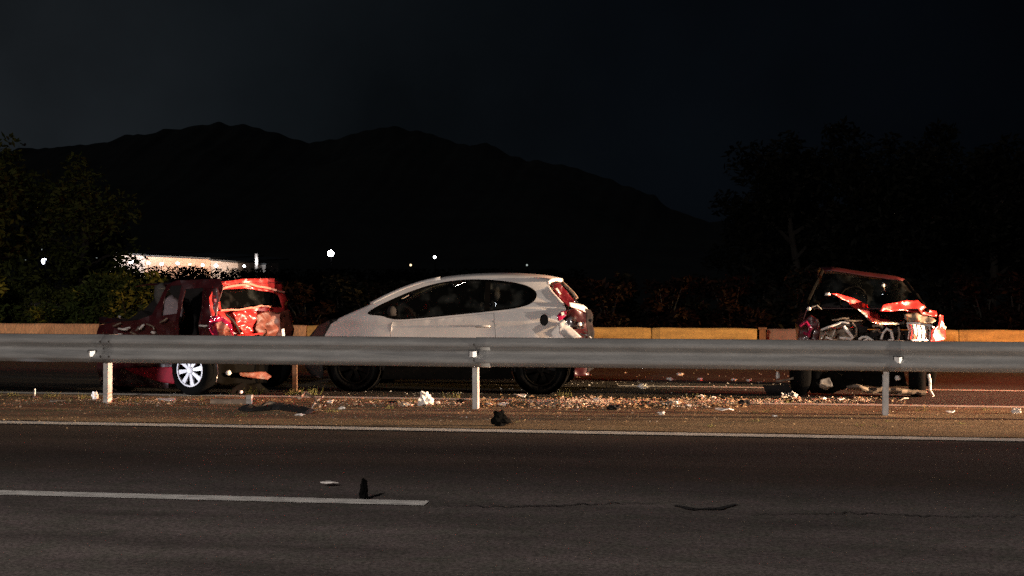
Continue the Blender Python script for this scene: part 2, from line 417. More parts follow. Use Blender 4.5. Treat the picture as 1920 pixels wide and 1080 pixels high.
# cracks and skid marks on the near lane
def streak(name, pts, w, z, m):
    vs = []; fs = []
    for i, p in enumerate(pts):
        a = Vector(p); t = (Vector(pts[min(i + 1, len(pts) - 1)]) - Vector(pts[max(0, i - 1)])).normalized(); nn = Vector((-t.y, t.x, 0))
        ww = w * (.35 + .65 * math.sin(math.pi * (i + .5) / len(pts))) * (1 + .5 * noise.noise(a * 9))
        vs += [a + nn * ww / 2 + Vector((0, 0, z)), a - nn * ww / 2 + Vector((0, 0, z))]
        if i: fs.append((2 * i - 2, 2 * i, 2 * i + 1, 2 * i - 1))
    return mesh(name, vs, fs, m)
M['crack'] = mat('black_crack_and_rubber', (.012, .011, .011), .8)
def pxline(pts, n=30, wob=.02):
    o = []
    for i in range(len(pts) - 1):
        for k in range(n):
            u = pts[i][0] + (pts[i + 1][0] - pts[i][0]) * k / n; v = pts[i][1] + (pts[i + 1][1] - pts[i][1]) * k / n
            q = atz(u, v); q.y += wob * noise.noise(Vector((u * .05, 3, 0))); o.append(q)
    return o
tag(streak('skid_mark', pxline([(1265, 950), (1300, 958), (1345, 957), (1385, 948)], 14), .07, .013, M['crack']), kind='structure')
tag(streak('road_crack', pxline([(808, 951), (980, 953), (1130, 947), (1240, 946)], 30, .08), .018, .0125, M['crack']), kind='structure')
tag(streak('road_crack', pxline([(1400, 968), (1600, 965), (1790, 972), (1930, 970)], 30, .1), .014, .0125, M['crack']), kind='structure')
tag(streak('road_crack', pxline([(250, 848), (430, 856), (600, 850)], 30, .1), .014, .0125, M['crack']), kind='structure')

# ------------------------------------------------------------------ mountains
def ridge(name, pts, Y, depth, m, rough=18, seed=0):
    """pts: silhouette in photo pixels; a full massif falling towards the viewer and away"""
    P = []
    for i in range(len(pts) - 1):
        n = 22
        for k in range(n):
            t = k / n; u = pts[i][0] + (pts[i + 1][0] - pts[i][0]) * t; v = pts[i][1] + (pts[i + 1][1] - pts[i][1]) * t
            P.append((u, v))
    vs = []; fs = []; rows = [-1, -.8, -.6, -.42, -.28, -.15, -.06, 0, .2, .6, 1]
    for (u, v) in P:
        top = aty(u, v, Y); hz = top.z + rough * noise.noise(Vector((u * .045, seed, 0))) * .25
        for r in rows:
            k = (1 - abs(r)) ** (1.1 if r < 0 else 1.5)
            nn = noise.fractal(Vector((top.x * .006, r * 3 + seed, 0)), 1, 2, 5) * rough * (1 if r != 0 else .15) * (1 - abs(r))
            vs.append((top.x * (1 + r * depth / Y * .3), Y + r * depth, -8 + (hz + 8) * k + nn * 1.6 * (0 if r == 0 else 1)))
    nr = len(rows)
    for i in range(len(P) - 1):
        for j in range(nr - 1):
            a = i * nr + j; fs.append((a, a + nr, a + nr + 1, a + 1))
    return tag(mesh(name, vs, fs, m, smooth=True), kind='structure')
ridge('mountain', [(-900, 330), (-500, 300), (-200, 296), (0, 285), (80, 278), (150, 272), (250, 262), (300, 252), (350, 238), (400, 231), (470, 236), (520, 250), (580, 269), (640, 258), (700, 241), (735, 237), (790, 247), (860, 268), (960, 293), (1080, 315), (1180, 350), (1260, 392), (1340, 420), (1430, 446), (1600, 470), (1900, 485), (2400, 488)], 2400, 900, M['mountain'], 22, 1)
ridge('distant_mountain', [(900, 420), (1150, 400), (1400, 425), (1600, 400), (1900, 380), (2300, 372), (2800, 400)], 3900, 900, M['mountain'], 20, 4)

# ------------------------------------------------------------------ guardrail in the median
post_u = [-520, 197, 890, 1662, 2400]
post_x = [-11.45] + [aty(u, 700, Y_RAIL).x for u in post_u[1:4]] + [5.9]
rail = empty('guardrail', (post_x[2], Y_RAIL, 0), 'weathered galvanised steel crash barrier running along the median before the wrecks', 'guardrail')
def beam_profile():
    pr = [(0.004, .318), (-.010, .312), (-.030, .300), (-.072, .272), (-.080, .262), (-.080, .232), (-.072, .222), (-.014, .180), (-.006, .170), (-.006, .148), (-.014, .138), (-.072, .096), (-.080, .086), (-.080, .056), (-.072, .046), (-.030, .018), (-.010, .006), (.004, 0)]
    return pr
RB = .472
def beam(x0, x1, dy, dz, seed):
    n = int((x1 - x0) / .12); pr = beam_profile(); vs = []; fs = []; k = len(pr)
    for i in range(n + 1):
        x = x0 + (x1 - x0) * i / n
        wy = .006 * noise.noise(Vector((x * .8, seed, 0))) + .003 * noise.noise(Vector((x * 3, seed, 2))); wz = .004 * noise.noise(Vector((x * .5, 4, seed)))
        for (y, z) in pr: vs.append((x, Y_RAIL + dy + y + wy, RB + z + dz + wz))
    for i in range(n):
        for j in range(k - 1):
            a = i * k + j; fs.append((a, a + k, a + k + 1, a + 1))
    o = mesh('rail_beam', vs, fs, M['galv'], rail, True); solid(o, .004, 0); return o
xs = [post_x[0] - 1] + [post_x[0] + .18, post_x[1] + .16, post_x[2] + .18, post_x[3] + .18, post_x[4] + 1]
for i in range(5): beam(xs[i] - .16, xs[i + 1] + .0, -.004 - .006 * i, .003 * (i % 2), i)
for i, x in enumerate(post_x):
    # C-section post: web faces +x, flanges back
    mb = MB(); w, d, t, h = .055, .12, .005, .70
    yc = Y_RAIL + .075
    tilt = (.0, .012, -.004, .006, 0)[i]
    r = Matrix.Rotation(tilt, 3, 'Y')
    mb.box((x + w / 2 - t / 2, yc, h / 2), (t, d, h), r)
    mb.box((x - t / 2 - .001, yc - d / 2 + t / 2, h / 2 - .002), (w - t, t, h), r)
    mb.box((x - t / 2 - .001, yc + d / 2 - t / 2, h / 2 - .002), (w - t, t, h), r)
    mb.build('post', M['post'], rail)
    sp = MB(); sp.box((x, Y_RAIL + .006, RB + .159), (.09, .012, .20)); sp.box((x - .044, Y_RAIL + .045, RB + .159), (.006, .065, .20)); sp.box((x + .044, Y_RAIL + .045, RB + .159), (.006, .065, .20))
    sp.build('spacer', M['galv'], rail)
    MB().lathe((x, Y_RAIL - .02, RB + .159), (0, 1, 0), [(0, .001), (0, .017), (.014, .020), (.016, .001)], 12).build('bolt', M['bolt'], rail)
    for sx in (.07, .17):
        for z in (.075, .245): MB().lathe((xs[i + 1 if i < 5 else 5] - sx, Y_RAIL - .103, RB + z), (0, 1, 0), [(0, .001), (0, .012), (.012, .015), (.012, .001)], 10).build('bolt', M['bolt'], rail)
for i, u in enumerate((172, 887, 1684)):
    q = aty(u, (663, 664, 675)[i], Y_RAIL - .07)
    case = MB().box((q.x, q.y + .012, q.z), (.10, .022, .085)); c = case.build('reflector', M['refl_case'], rail)
    fm = MB(); a = Vector((q.x, q.y, q.z))
    fm.add([a + Vector(v) for v in ((-.040, 0, -.032), (.040, 0, -.032), (.006, -.062, -.030), (-.040, 0, .032), (.040, 0, .032), (.006, -.062, .030))],
           [(0, 2, 5, 3), (2, 1, 4, 5), (0, 1, 2), (3, 5, 4), (0, 3, 4, 1)])
    fm.build('reflector_face', M['reflector'], c)

# ------------------------------------------------------------------ concrete barrier segments on the far side
def barrier_seg(u0, u1, m, label, dy=0, rz=0, dz=0, top=None):
    x0 = aty(u0, 640, Y_BAR).x; x1 = aty(u1, 640, Y_BAR).x; ln = x1 - x0 - .014
    pr = [(-.28, 0), (-.28, .05), (-.16, .20), (-.095, .55), (-.07, .575), (.07, .575), (.095, .55), (.16, .20), (.28, .05), (.28, 0)]
    n = max(4, int(ln / .12)); vs = []; fs = []; k = len(pr)
    root = empty('concrete_barrier', ((x0 + x1) / 2, Y_BAR + .10 + dy, dz), label, 'barrier', 'concrete barrier segments along the far carriageway', rz)
    for i in range(n + 1):
        x = -ln / 2 + ln * i / n; c = .012 if i in (0, n) else 0
        for (y, z) in pr:
            q = Vector((x, y * (1 - c * 4), z * (1 - c) + .0)); q.y += .006 * noise.noise(Vector((x * 3 + x0, y * 4, z * 4))); q.z += .006 * noise.noise(Vector((x * 4 + x0, 7, z)))*(z > .5); vs.append(q)
    for i in range(n):
        for j in range(k - 1):
            a = i * k + j; fs.append((a, a + 1, a + k + 1, a + k))
    fs.append(tuple(range(k))[::-1]); fs.append(tuple(range(n * k, n * k + k)))
    mesh('segment_body', vs, fs, m, root, world=False)
    for sx in (-ln * .3, ln * .3):
        sl = MB().box((sx, -.25, .045), (.34, .08, .05)); mesh('drain_slot', sl.v, sl.f, M['crack'], root, world=False)
    return root
T, Yw = M['barrier_tan'], M['barrier']
barrier_seg(-330, -60, T, 'tan concrete barrier segment just beyond the left edge of the trees', 0)
barrier_seg(-60, 250, T, 'tan concrete barrier segment below the left trees, left of the red wreck')
barrier_seg(250, 575, T, 'tan concrete barrier segment whose end shows between red wreck and white car')
barrier_seg(575, 890, Yw, 'ochre concrete barrier segment hidden behind the front of the white car')
barrier_seg(890, 1222, Yw, 'ochre concrete barrier segment emerging right behind the white car rear')
barrier_seg(1222, 1420, Yw, 'short ochre concrete barrier segment ending at the dark gap')
barrier_seg(1438, 1610, T, 'dim displaced concrete barrier segment behind the left corner of the front-facing wreck', .28, R(-7), -.02)
barrier_seg(1610, 1798, Yw, 'ochre concrete barrier segment directly behind the bright right corner of the wreck')
barrier_seg(1798, 2140, Yw, 'ochre concrete barrier segment at the right edge of the photo')
gp = aty(1430, 640, Y_BAR)
pst = MB().box((gp.x, Y_BAR + .12, .28), (.10, .10, .56)).box((gp.x, Y_BAR + .12, .575), (.13, .13, .03))
tag(centre(pst.build('gap_post', M['rust'])), 'dark rusty square post standing in the gap of the ochre barrier', 'post')

# ------------------------------------------------------------------ vegetation
def leafcloud(clumps, n, size, seed, tri=False):
    r = random.Random(seed); vs = []; fs = []
    wsum = [c[3] ** 2 for c in clumps]
    for c, w in zip(clumps, wsum):
        k = int(n * w / sum(wsum))
        for _ in range(k):
            d = Vector((r.gauss(0, 1), r.gauss(0, 1), r.gauss(0, 1))).normalized() * (r.random() ** .45)
            p = Vector(c[:3]) + Vector((d.x * c[3], d.y * c[3], d.z * c[3] * .85))
            a = Vector((r.gauss(0, 1), r.gauss(0, 1), r.gauss(0, .7))).normalized(); b = a.cross(Vector((r.random() - .5, r.random() - .5, r.random() - .5))).normalized()
            s = size * (.6 + .8 * r.random()); i = len(vs)
            vs += [p - a * s, p + b * s * .38, p + a * s, p - b * s * .38]; fs.append((i, i + 1, i + 2, i + 3))
    return vs, fs
def lmesh(name, vf, m):
    me = bpy.data.meshes.new(name); me.from_pydata(vf[0], [], vf[1]); me.materials.append(m); return me
def tree_kind(seed, H, m, n, leaf, spread=.34):
    r = random.Random(seed); cl = []; mb = MB()
    base = Vector((0, 0, -.1)); top = Vector((r.uniform(-.1, .1) * H, r.uniform(-.1, .1) * H, H * .72))
    mb.tube([base, base.lerp(top, .35) + Vector((r.uniform(-.1, .1), r.uniform(-.1, .1), 0)), base.lerp(top, .7), top], [H * .028, H * .02, H * .013, H * .006], 8)
    for k in range(12):
        t = .25 + .7 * k / 12; s = base.lerp(top, t); an = k * 2.4 + r.random()
        l = H * spread * (1.15 - .6 * t) * r.uniform(.7, 1.15); e2 = s + Vector((math.cos(an) * l, math.sin(an) * l, H * r.uniform(.08, .2)))
        mb.tube([s, s.lerp(e2, .5) + Vector((0, 0, .03 * H)), e2], [H * .010, H * .007, H * .003], 5)
        cl.append((*e2, H * r.uniform(.10, .17))); cl.append((*s.lerp(e2, .6), H * r.uniform(.08, .13)))
    cl.append((top.x, top.y, top.z + H * .1, H * .15)); cl.append((top.x + .06 * H, top.y, top.z + H * .2, H * .09))
    tm = bpy.data.meshes.new('trunk'); tm.from_pydata([tuple(v) for v in mb.v], [], mb.f); tm.materials.append(M['bark'])
    return tm, lmesh('crown', leafcloud(cl, n, leaf, seed), m)
def shrub_kind(seed, m, n, w=.6, h=1.5, leaf=.055):
    r = random.Random(seed); cl = []; mb = MB()
    for k in range(11):
        an = r.random() * 6.28; d = w * r.uniform(.1, .75); z = h * r.uniform(.35, .95)
        e2 = Vector((math.cos(an) * d, math.sin(an) * d, z)); mb.tube([(0, 0, -.05), (e2.x * .4, e2.y * .4, z * .6), tuple(e2)], [.02, .014, .006], 5)
        cl.append((e2.x, e2.y, z * .93, w * r.uniform(.28, .48))); cl.append((e2.x * .9, e2.y * .9, z * .5, w * r.uniform(.3, .45)))
    tm = bpy.data.meshes.new('stem'); tm.from_pydata([tuple(v) for v in mb.v], [], mb.f); tm.materials.append(M['bark'])
    return tm, lmesh('foliage', leafcloud(cl, n, leaf, seed), m)
def plant(name, kind, x, y, z, s, rz, label, cat, group, pn):
    root = empty(name, (x, y, z), label, cat, group, rz); root.scale = s if isinstance(s, tuple) else (s, s, s)
    for nm, me in zip(pn, kind):
        o = bpy.data.objects.new(nm, me); C.objects.link(o); o.parent = root
    return root
tkA = tree_kind(11, 4.6, M['leaf_olive'], 3300, .085)
tkB = tree_kind(23, 5.2, M['leaf_dark'], 6000, .10)
tkC = tree_kind(37, 5.2, M['leaf_dark'], 6000, .10, .42)
skA = shrub_kind(3, M['leaf_olive'], 3400); skB = shrub_kind(5, M['leaf_green'], 3400); skC = shrub_kind(8, M['leaf_red_glow'], 2600); skD = shrub_kind(9, M['leaf_dark'], 3000)
TP, SP = ('trunk', 'crown'), ('stem', 'foliage')
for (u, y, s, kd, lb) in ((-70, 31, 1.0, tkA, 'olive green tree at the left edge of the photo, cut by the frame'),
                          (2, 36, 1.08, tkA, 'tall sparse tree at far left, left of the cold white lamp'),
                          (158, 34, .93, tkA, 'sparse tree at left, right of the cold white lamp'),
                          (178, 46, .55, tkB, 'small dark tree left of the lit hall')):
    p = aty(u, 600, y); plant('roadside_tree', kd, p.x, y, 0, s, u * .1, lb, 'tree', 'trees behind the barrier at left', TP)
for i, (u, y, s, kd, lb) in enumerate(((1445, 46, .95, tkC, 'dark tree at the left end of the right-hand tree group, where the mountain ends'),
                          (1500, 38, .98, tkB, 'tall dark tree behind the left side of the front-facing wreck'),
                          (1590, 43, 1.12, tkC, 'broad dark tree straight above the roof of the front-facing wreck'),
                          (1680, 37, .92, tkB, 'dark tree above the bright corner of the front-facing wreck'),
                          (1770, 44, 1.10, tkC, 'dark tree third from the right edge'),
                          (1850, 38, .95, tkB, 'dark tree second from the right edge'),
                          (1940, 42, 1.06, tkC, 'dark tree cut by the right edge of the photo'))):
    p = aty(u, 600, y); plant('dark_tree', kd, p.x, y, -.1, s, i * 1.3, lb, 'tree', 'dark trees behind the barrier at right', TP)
k = 0
desc = {0: 'olive', 1: 'green', 2: 'red-tinted', 3: 'dark'}
spots = [(-30, 23.6, 1.0, 1), (28, 24.4, .80, 0), (75, 23.4, .62, 1), (118, 24.6, .80, 0), (160, 23.6, .85, 1), (205, 24.2, .97, 0), (243, 23.4, .95, 0), (278, 24.8, .9, 3), (330, 24.2, .95, 3),
         (390, 24.4, .92, 3), (450, 25, .96, 3), (520, 24.2, .95, 3), (575, 23.8, .92, 2), (640, 24.6, 1.0, 3), (700, 24.1, .94, 3), (770, 24.8, .96, 3), (850, 24.2, .93, 3), (930, 24.6, .95, 3), (1010, 24.0, .93, 3),
         (1085, 24.6, .97, 2), (1140, 23.7, .92, 2), (1195, 24.5, .98, 3), (1250, 23.8, .95, 2), (1310, 24.6, 1.0, 3), (1370, 23.9, .93, 2), (1430, 24.8, 1.02, 3), (1490, 24.3, 1.05, 3), (1560, 24.8, 1.0, 3), (1640, 24.6, 1.02, 3), (1720, 24.9, 1.0, 3), (1790, 24.2, .97, 3), (1850, 23.8, .98, 2), (1905, 23.6, 1.05, 2)]
near = {-30: 'at the left photo edge', 28: 'second from the left photo edge', 75: 'under the cold white lamp', 118: 'between cold lamp and lit hall', 160: 'left of the tall olive pair', 205: 'below the left end of the lit hall', 243: 'just left of the red wreck, tallest of its row',
        278: 'behind the crushed front of the red wreck', 330: 'behind the missing door of the red wreck', 390: 'behind the pillar of the red wreck', 450: 'behind the rear window of the red wreck', 520: 'behind the right corner of the red wreck',
        575: 'between the red wreck and the white car', 640: 'above the bonnet of the white car', 700: 'behind the windscreen of the white car', 770: 'behind the front window of the white car', 850: 'behind the roof of the white car, front half', 930: 'behind the roof of the white car, rear half', 1010: 'behind the torn tailgate top of the white car',
        1085: 'directly right of the white car tail', 1140: 'above the barrier, second right of the white car', 1195: 'above the barrier, third right of the white car', 1250: 'above the short barrier segment, left half', 1310: 'above the short barrier segment, middle', 1370: 'above the short barrier segment, right end', 1430: 'above the gap in the barrier',
        1490: 'left of the front-facing wreck', 1560: 'behind the left pillar of the front-facing wreck', 1640: 'behind the middle of the front-facing wreck', 1720: 'behind the right pillar of the front-facing wreck', 1790: 'right of the front-facing wreck', 1850: 'lit red, second from the right photo edge', 1905: 'lit red at the right photo edge'}
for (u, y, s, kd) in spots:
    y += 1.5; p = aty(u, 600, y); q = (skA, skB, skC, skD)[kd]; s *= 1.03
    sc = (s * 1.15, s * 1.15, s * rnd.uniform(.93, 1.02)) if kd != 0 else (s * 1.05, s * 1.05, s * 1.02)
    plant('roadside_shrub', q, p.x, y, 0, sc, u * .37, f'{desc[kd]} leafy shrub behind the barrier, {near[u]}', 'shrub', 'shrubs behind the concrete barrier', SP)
ORD = ['first', 'second', 'third', 'fourth', 'fifth', 'sixth', 'seventh', 'eighth', 'ninth', 'tenth', 'eleventh', 'twelfth', 'thirteenth', 'fourteenth', 'fifteenth', 'sixteenth', 'seventeenth', 'eighteenth', 'nineteenth', 'twentieth', 'twenty-first', 'twenty-second', 'twenty-third', 'twenty-fourth', 'twenty-fifth', 'twenty-sixth']
skF = shrub_kind(15, M['leaf_dark'], 3600, 3.0, 5.5, .20)
for i in range(26):
    u = 170 + i * 36; y = 105 + (i % 3) * 5; p = aty(u, 500, y); gz = terrain_h(p.x, y)
    zt = 1.62 - (min(3 + (u - 205) * .032, 11) + 2.0 * noise.noise(Vector((i * .9, 0, 0)))) * y / FPX
    sz = (zt - gz) / 5.68
    plant('distant_bush', skF, p.x, y, gz, (.9, .9, sz), i * .8, f'dark distant bush below the far lamps, {ORD[i]} from the left', 'bush', 'distant bushes below the far lamps', SP)
# weeds in the median: uncountable
def tufts(name, spots, m, seed, hh=.09, per=40):
    r = random.Random(seed); vs = []; fs = []
    for (x, y, s) in spots:
        for _ in range(int(per * s)):
            a = r.random() * 6.28; d = r.random() * .10 * s; b = Vector((x + math.cos(a) * d * 1.5, y + math.sin(a) * d, .006)); t = b + Vector((r.gauss(0, .03), r.gauss(0, .03), hh * s * r.uniform(.5, 1.2)))
            w = Vector((math.cos(a), math.sin(a), 0)) * .003; i = len(vs); vs += [b - w, b + w, t]; fs.append((i, i + 1, i + 2))
    return tag(mesh(name, vs, fs, m), kind='stuff')
sp_ = [(atz(u, v).x, atz(u, v).y, s) for (u, v, s) in ((450, 742, 1.0), (462, 741, 1.2), (548, 741, .9), (565, 740, .9), (582, 742, 1.1), (100, 745, .8), (230, 752, .7), (845, 748, 1.0), (1060, 746, 1), (1300, 748, .7), (20, 744, .8), (160, 748, .8), (700, 756, .5), (1480, 757, .6), (1850, 770, .5))]
sp_ += [(rnd.uniform(-11, 5), rnd.uniform(14.6, 17.0), rnd.uniform(.2, .55)) for _ in range(60)]
tag(tufts('grass', sp_, M['grass'], 4), 'sparse weeds and grass tufts along the median strip', 'grass')

# ------------------------------------------------------------------ far lights and the lit hall
YB = 260.0
ax, bx = aty(203, 489, YB), aty(446, 498, YB)
hall = empty('industrial_hall', (ax.x, YB, -6), 'long low lit industrial hall far behind the trees at left', 'building')
tops = [(203, 472), (272, 475), (275, 479), (395, 486), (446, 492)]
def slab(name, us, ytop, ybot, dep, m, parent):
    vs = []; n = len(us)
    for d in (0, dep):
        for (u, v) in us: q = aty(u, v, YB); vs.append((q.x, YB + d, q.z)); vs.append((q.x, YB + d, ybot))
    fs = []
    for i in range(n - 1):
        a = 2 * i; fs.append((a, a + 1, a + 3, a + 2)); b = 2 * n + 2 * i; fs.append((b, b + 2, b + 3, b + 1)); fs.append((a, a + 2, b + 2, b))
    fs += [(0, 2 * n, 2 * n + 1, 1), (2 * n - 2, 2 * n - 1, 4 * n - 1, 4 * n - 2)]
    return mesh(name, vs, fs, m, parent)
slab('wall', [(204, 476.5), (272, 479.5)], 0, -6, 30, M['wall'], hall)
slab('wall', [(272.5, 481), (395, 486.5)], 0, -6, 28, M['wall_orange'], hall)
slab('wall', [(395.5, 489), (446, 493)], 0, -6, 24, M['wall'], hall)
rf = MB()
for (a, b) in (((202, 475.5), (274, 478.5)), ((272, 480), (397, 485.5)), ((395, 488), (448, 492))):
    p, q = aty(*a, YB), aty(*b, YB)
    rf.add([(p.x, YB - .8, p.z), (q.x, YB - .8, q.z), (q.x, YB + 30, q.z + .5), (p.x, YB + 30, p.z + .5), (p.x, YB - .8, p.z + .22), (q.x, YB - .8, q.z + .22), (q.x, YB + 30, q.z + .8), (p.x, YB + 30, p.z + .8)],
           [(0, 1, 2, 3), (4, 7, 6, 5), (0, 4, 5, 1), (1, 5, 6, 2), (2, 6, 7, 3), (3, 7, 4, 0)])
rf.build('roof', M['roof_dark'], hall)
for (u, v, r_, kk) in ((210, 489, .42, 'lamp_cold'), (246, 491, .42, 'lamp_on'), (278, 493, .30, 'lamp_on'), (303, 495, .32, 'lamp_on'), (333, 494, .30, 'lamp_on'), (356, 496, .24, 'lamp_warm'), (380, 497, .28, 'lamp_on'), (405, 498, .34, 'lamp_on'), (458, 499, .24, 'lamp_on')):
    q = aty(u, v, YB - 3.2)
    t = empty('yard_lamp', (q.x, q.y, -6), f'small lit yard lamp before the lit hall, {["leftmost","second from left","third from left","fourth from left","fifth from left","sixth from left","seventh from left","eighth from left","rightmost"][[210,246,278,303,333,356,380,405,458].index(u)]} of the row', 'lamp', 'lamps before the lit hall')
    MB().tube([(q.x, q.y, -6), (q.x, q.y, q.z - .05)], .07, 6).build('pole', M['mast'], t)
    MB().blob((q.x, q.y, q.z), r_, 1, .05, (1, .7, .8)).build('lamp_head', M[kk], t)
    lamp('yard_lamp_light', 'POINT', (q.x, q.y - .2, q.z + .9), 520 if u < 280 else 330, (1, .86, .80) if u < 280 else (1, .74, .55), .2)
def mast(u, v, Y, r_, kk, label, name='lamp_mast', heads=1, ground=None):
    q = aty(u, v, Y); gz = terrain_h(q.x, Y) if ground is None else ground
    t = empty(name, (q.x, Y, gz), label, 'lamp', 'lit lamps in the distance')
    MB().tube([(q.x, Y + .3, gz), (q.x, Y + .3, q.z)], [.12, .07], 8).box((q.x, Y + .3, q.z), (.8, .12, .12)).build('pole', M['mast'], t)
    MB().blob((q.x, Y, q.z), r_, 1, .06, (1, .6, 1)).build('lamp_head', M[kk], t); return t
M['lamp_flood'] = mat('blazing_floodlight', (.9, .9, .9), .5, emit=(.90, .90, 1), estr=60)
mast(620, 475, 200, .44, 'lamp_flood', 'blazing white floodlight on a mast, largest of the distant lights', 'floodlight_mast')
mast(83, 490, 170, .36, 'lamp_cold', 'cold bluish white lamp seen between the left trees')
mast(79, 470, 175, .22, 'lamp_dim', 'faint pale glint just above the cold bluish lamp')
mast(47, 489, 175, .18, 'lamp_dim', 'faint small lamp left of the cold bluish lamp')
mast(8, 487, 170, .28, 'lamp_dim', 'faint greenish glow at the left photo edge')
mast(182, 484, 190, .22, 'lamp_dim', 'faint pale lamp left of the lit hall')
mast(815, 482, 230, .22, 'lamp_on', 'small white lamp above the windscreen of the white car')
mast(770, 497, 230, .18, 'lamp_warm', 'faint yellowish lamp left of the small white lamp')
mast(988, 497, 230, .15, 'lamp_dim', 'tiny pale lamp above the rear of the white car')
q = aty(481, 481, 250)
t = empty('lit_chimney', (q.x, 250, -6), 'thin pale lit column right of the lit hall', 'chimney')
MB().lathe((q.x, 250, -6), (0, 0.0001, 1), [(0, .35), (q.z + 6.5, .28), (q.z + 6.5, .02)], 14).build('stack', M['wall'], t)
lamp('yard_lamp_light', 'POINT', (q.x - .2, 247.5, q.z), 160, (.9, .95, 1), .2)
q = aty(490, 496, 252)
t = empty('low_shed', (q.x, 252, -6), 'small pale lit shed at the foot of the thin column', 'building')
MB().box((q.x, 253, (q.z - 6) / 2), (1.9, 3, q.z + 6)).build('wall', M['wall'], t); MB().box((q.x, 253, q.z + .1), (2.2, 3.3, .2)).build('roof', M['roof_dark'], t)
lamp('yard_lamp_light', 'POINT', (q.x, 249.5, q.z + .5), 90, (.9, .95, 1), .2)

# ------------------------------------------------------------------ car parts
def wheel(c, axis, parent, r=.31, w=.19, rim='alloy', spokes=9, rr=.212):
    """c: centre; axis: unit vector pointing out of the visible side"""
    c = Vector(c); ax = Vector(axis).normalized(); a = Vector((0, 0, 1)); x = ax.cross(a).normalized(); y = ax.cross(x)
    e = c
    root = mesh('wheel', *hub_mesh(c, ax, w), M['steel'], parent)
    t = MB().lathe(c, ax, [(-w / 2, rr), (-w / 2 - .0, r - .05), (-w / 2 + .02, r - .012), (-w / 2 + .05, r), (w / 2 - .05, r), (w / 2 - .02, r - .012), (w / 2, r - .05), (w / 2 - .004, rr + .004), (w / 2 - .03, rr - .008), (0, rr - .02)], 36)
    t.build('tyre', M['rubber'], root, True)
    m = MB(); f = w / 2 - .012
    m.lathe(c, ax, [(f - .02, rr - .006), (f + .008, rr - .004), (f + .010, rr - .020), (f - .008, rr - .026)], 36)
    for k in range(spokes):
        an = 2 * math.pi * k / spokes + .17; d = x * math.cos(an) + y * math.sin(an); s = ax.cross(d)
        i0, i1 = .035, rr - .014; w0, w1 = .015, .030
        vs = []
        for (rad, ww, h) in ((i0, w0, f + .004), (i1, w1, f - .004)):
            for sg in (-1, 1):
                vs.append(c + d * rad + s * ww * sg + ax * h); vs.append(c + d * rad + s * ww * sg + ax * (h - .03))
        m.add(vs, [(0, 2, 6, 4), (0, 4, 5, 1), (2, 3, 7, 6), (1, 5, 7, 3), (0, 1, 3, 2), (4, 6, 7, 5)])
    m.lathe(c, ax, [(f - .02, .050), (f + .008, .047), (f + .014, .030), (f + .012, .001)], 20)
    m.build('rim', M['shade_black'] if rim == 'steel' else M[rim], root)
    MB().lathe(c, ax, [(-.02, rr - .03), (-.02, .02)], 24).build('brake_disc', M['shade_black'], root)
    return root
def hub_mesh(c, ax, w):
    m = MB().lathe(c, ax, [(-w / 2, .06), (0, .06), (.02, .03), (.02, .001)], 16); return m.v, m.f
def seat(cx, cy, z0, parent, face=-1, m=None, lean=.16):
    """face: direction of travel along x"""
    mb = MB(); mb.blob((cx, cy, z0 + .12), .27, 1, .05, (1, .85, .35), 3)
    r = Matrix.Rotation(-face * lean, 3, 'Y')
    b = MB().blob((0, 0, 0), .33, 2, .05, (.28, .72, 1), 3); bx_ = [r @ v + Vector((cx - face * .26, cy, z0 + .42)) for v in b.v]; mb.add(bx_, b.f)
    h = MB().blob((0, 0, 0), .13, 3, .05, (.5, 1, .8), 2); mb.add([r @ v + Vector((cx - face * .36, cy, z0 + .82)) for v in h.v], h.f)
    return mb.build('seat', m or M['seat'], parent, True)
def junk(name, pts, parent, m, r=.015, n=6, wob=.02, seed=0):
    """bent bar through points"""
    P = []
    for i in range(len(pts) - 1):
        a, b = Vector(pts[i]), Vector(pts[i + 1])
        for k in range(4): q = a.lerp(b, k / 4); q += Vector((0, noise.noise(q * 9 + Vector((seed, 0, 0))), noise.noise(q * 11 + Vector((0, seed, 0))))) * wob; P.append(q)
    P.append(Vector(pts[-1])); return MB().tube(P, r, n).build(name, m, parent)

# ------------------------------------------------------------------ white hatchback, side on, crushed tail
YC = 17.93
root0 = aty(840, 740, YC); root0.z = 0
wc = empty('white_hatchback', root0, 'dusty white three-door hatchback side on in the middle with its tail crushed', 'car')
CW = 1.70
def xz(u, v): q = aty(u, v, YC); return (q.x, q.z)
XF, XR = xz(572, 650)[0], xz(1112, 650)[0]
def side_in(x, z):
    i = 0
    if z > .93: i += (z - .93) * .42
    elif z > .84: i += -.012 * math.sin((z - .84) / .09 * math.pi)
    if z < .45: i += (.45 - z) ** 2 * .6
    i += .010 * math.cos((z - .70) * 8)
    f = max(0, (XF + 1.0 - x)); i += .20 * f * f * .9
    r = max(0, x - (XR - .9)); i += .16 * r * r
    return i
def sidept(near):
    def fn(u, v, off=0):
        x, z = xz(u, v); i = side_in(x, z) + off
        cr = max(0, (u - 1040) / 70); i += cr * .03 * noise.noise(Vector((x * 9, z * 9, 0)))
        return Vector((x, YC + i if near else YC + CW - i, z))
    return fn
def arch(cu, cv, r, a0=0, a1=180, n=14):
    return [(cu + r * math.cos(R(a0 + (a1 - a0) * k / n)), cv - r * math.sin(R(a0 + (a1 - a0) * k / n))) for k in range(n + 1)]
roofline = [(628, 598), (650, 588), (676, 577), (694, 568), (722, 553), (757, 537), (800, 523.5), (850, 517), (905, 514.5), (960, 515.5), (1005, 519), (1029, 525)]
def sm(pts, it=2):
    for _ in range(it):
        q = [pts[0]]
        for i in range(len(pts) - 1):
            a, b = Vector(pts[i]), Vector(pts[i + 1]); q += [tuple(a.lerp(b, .25)), tuple(a.lerp(b, .75))]
        q.append(pts[-1]); pts = q
    return pts
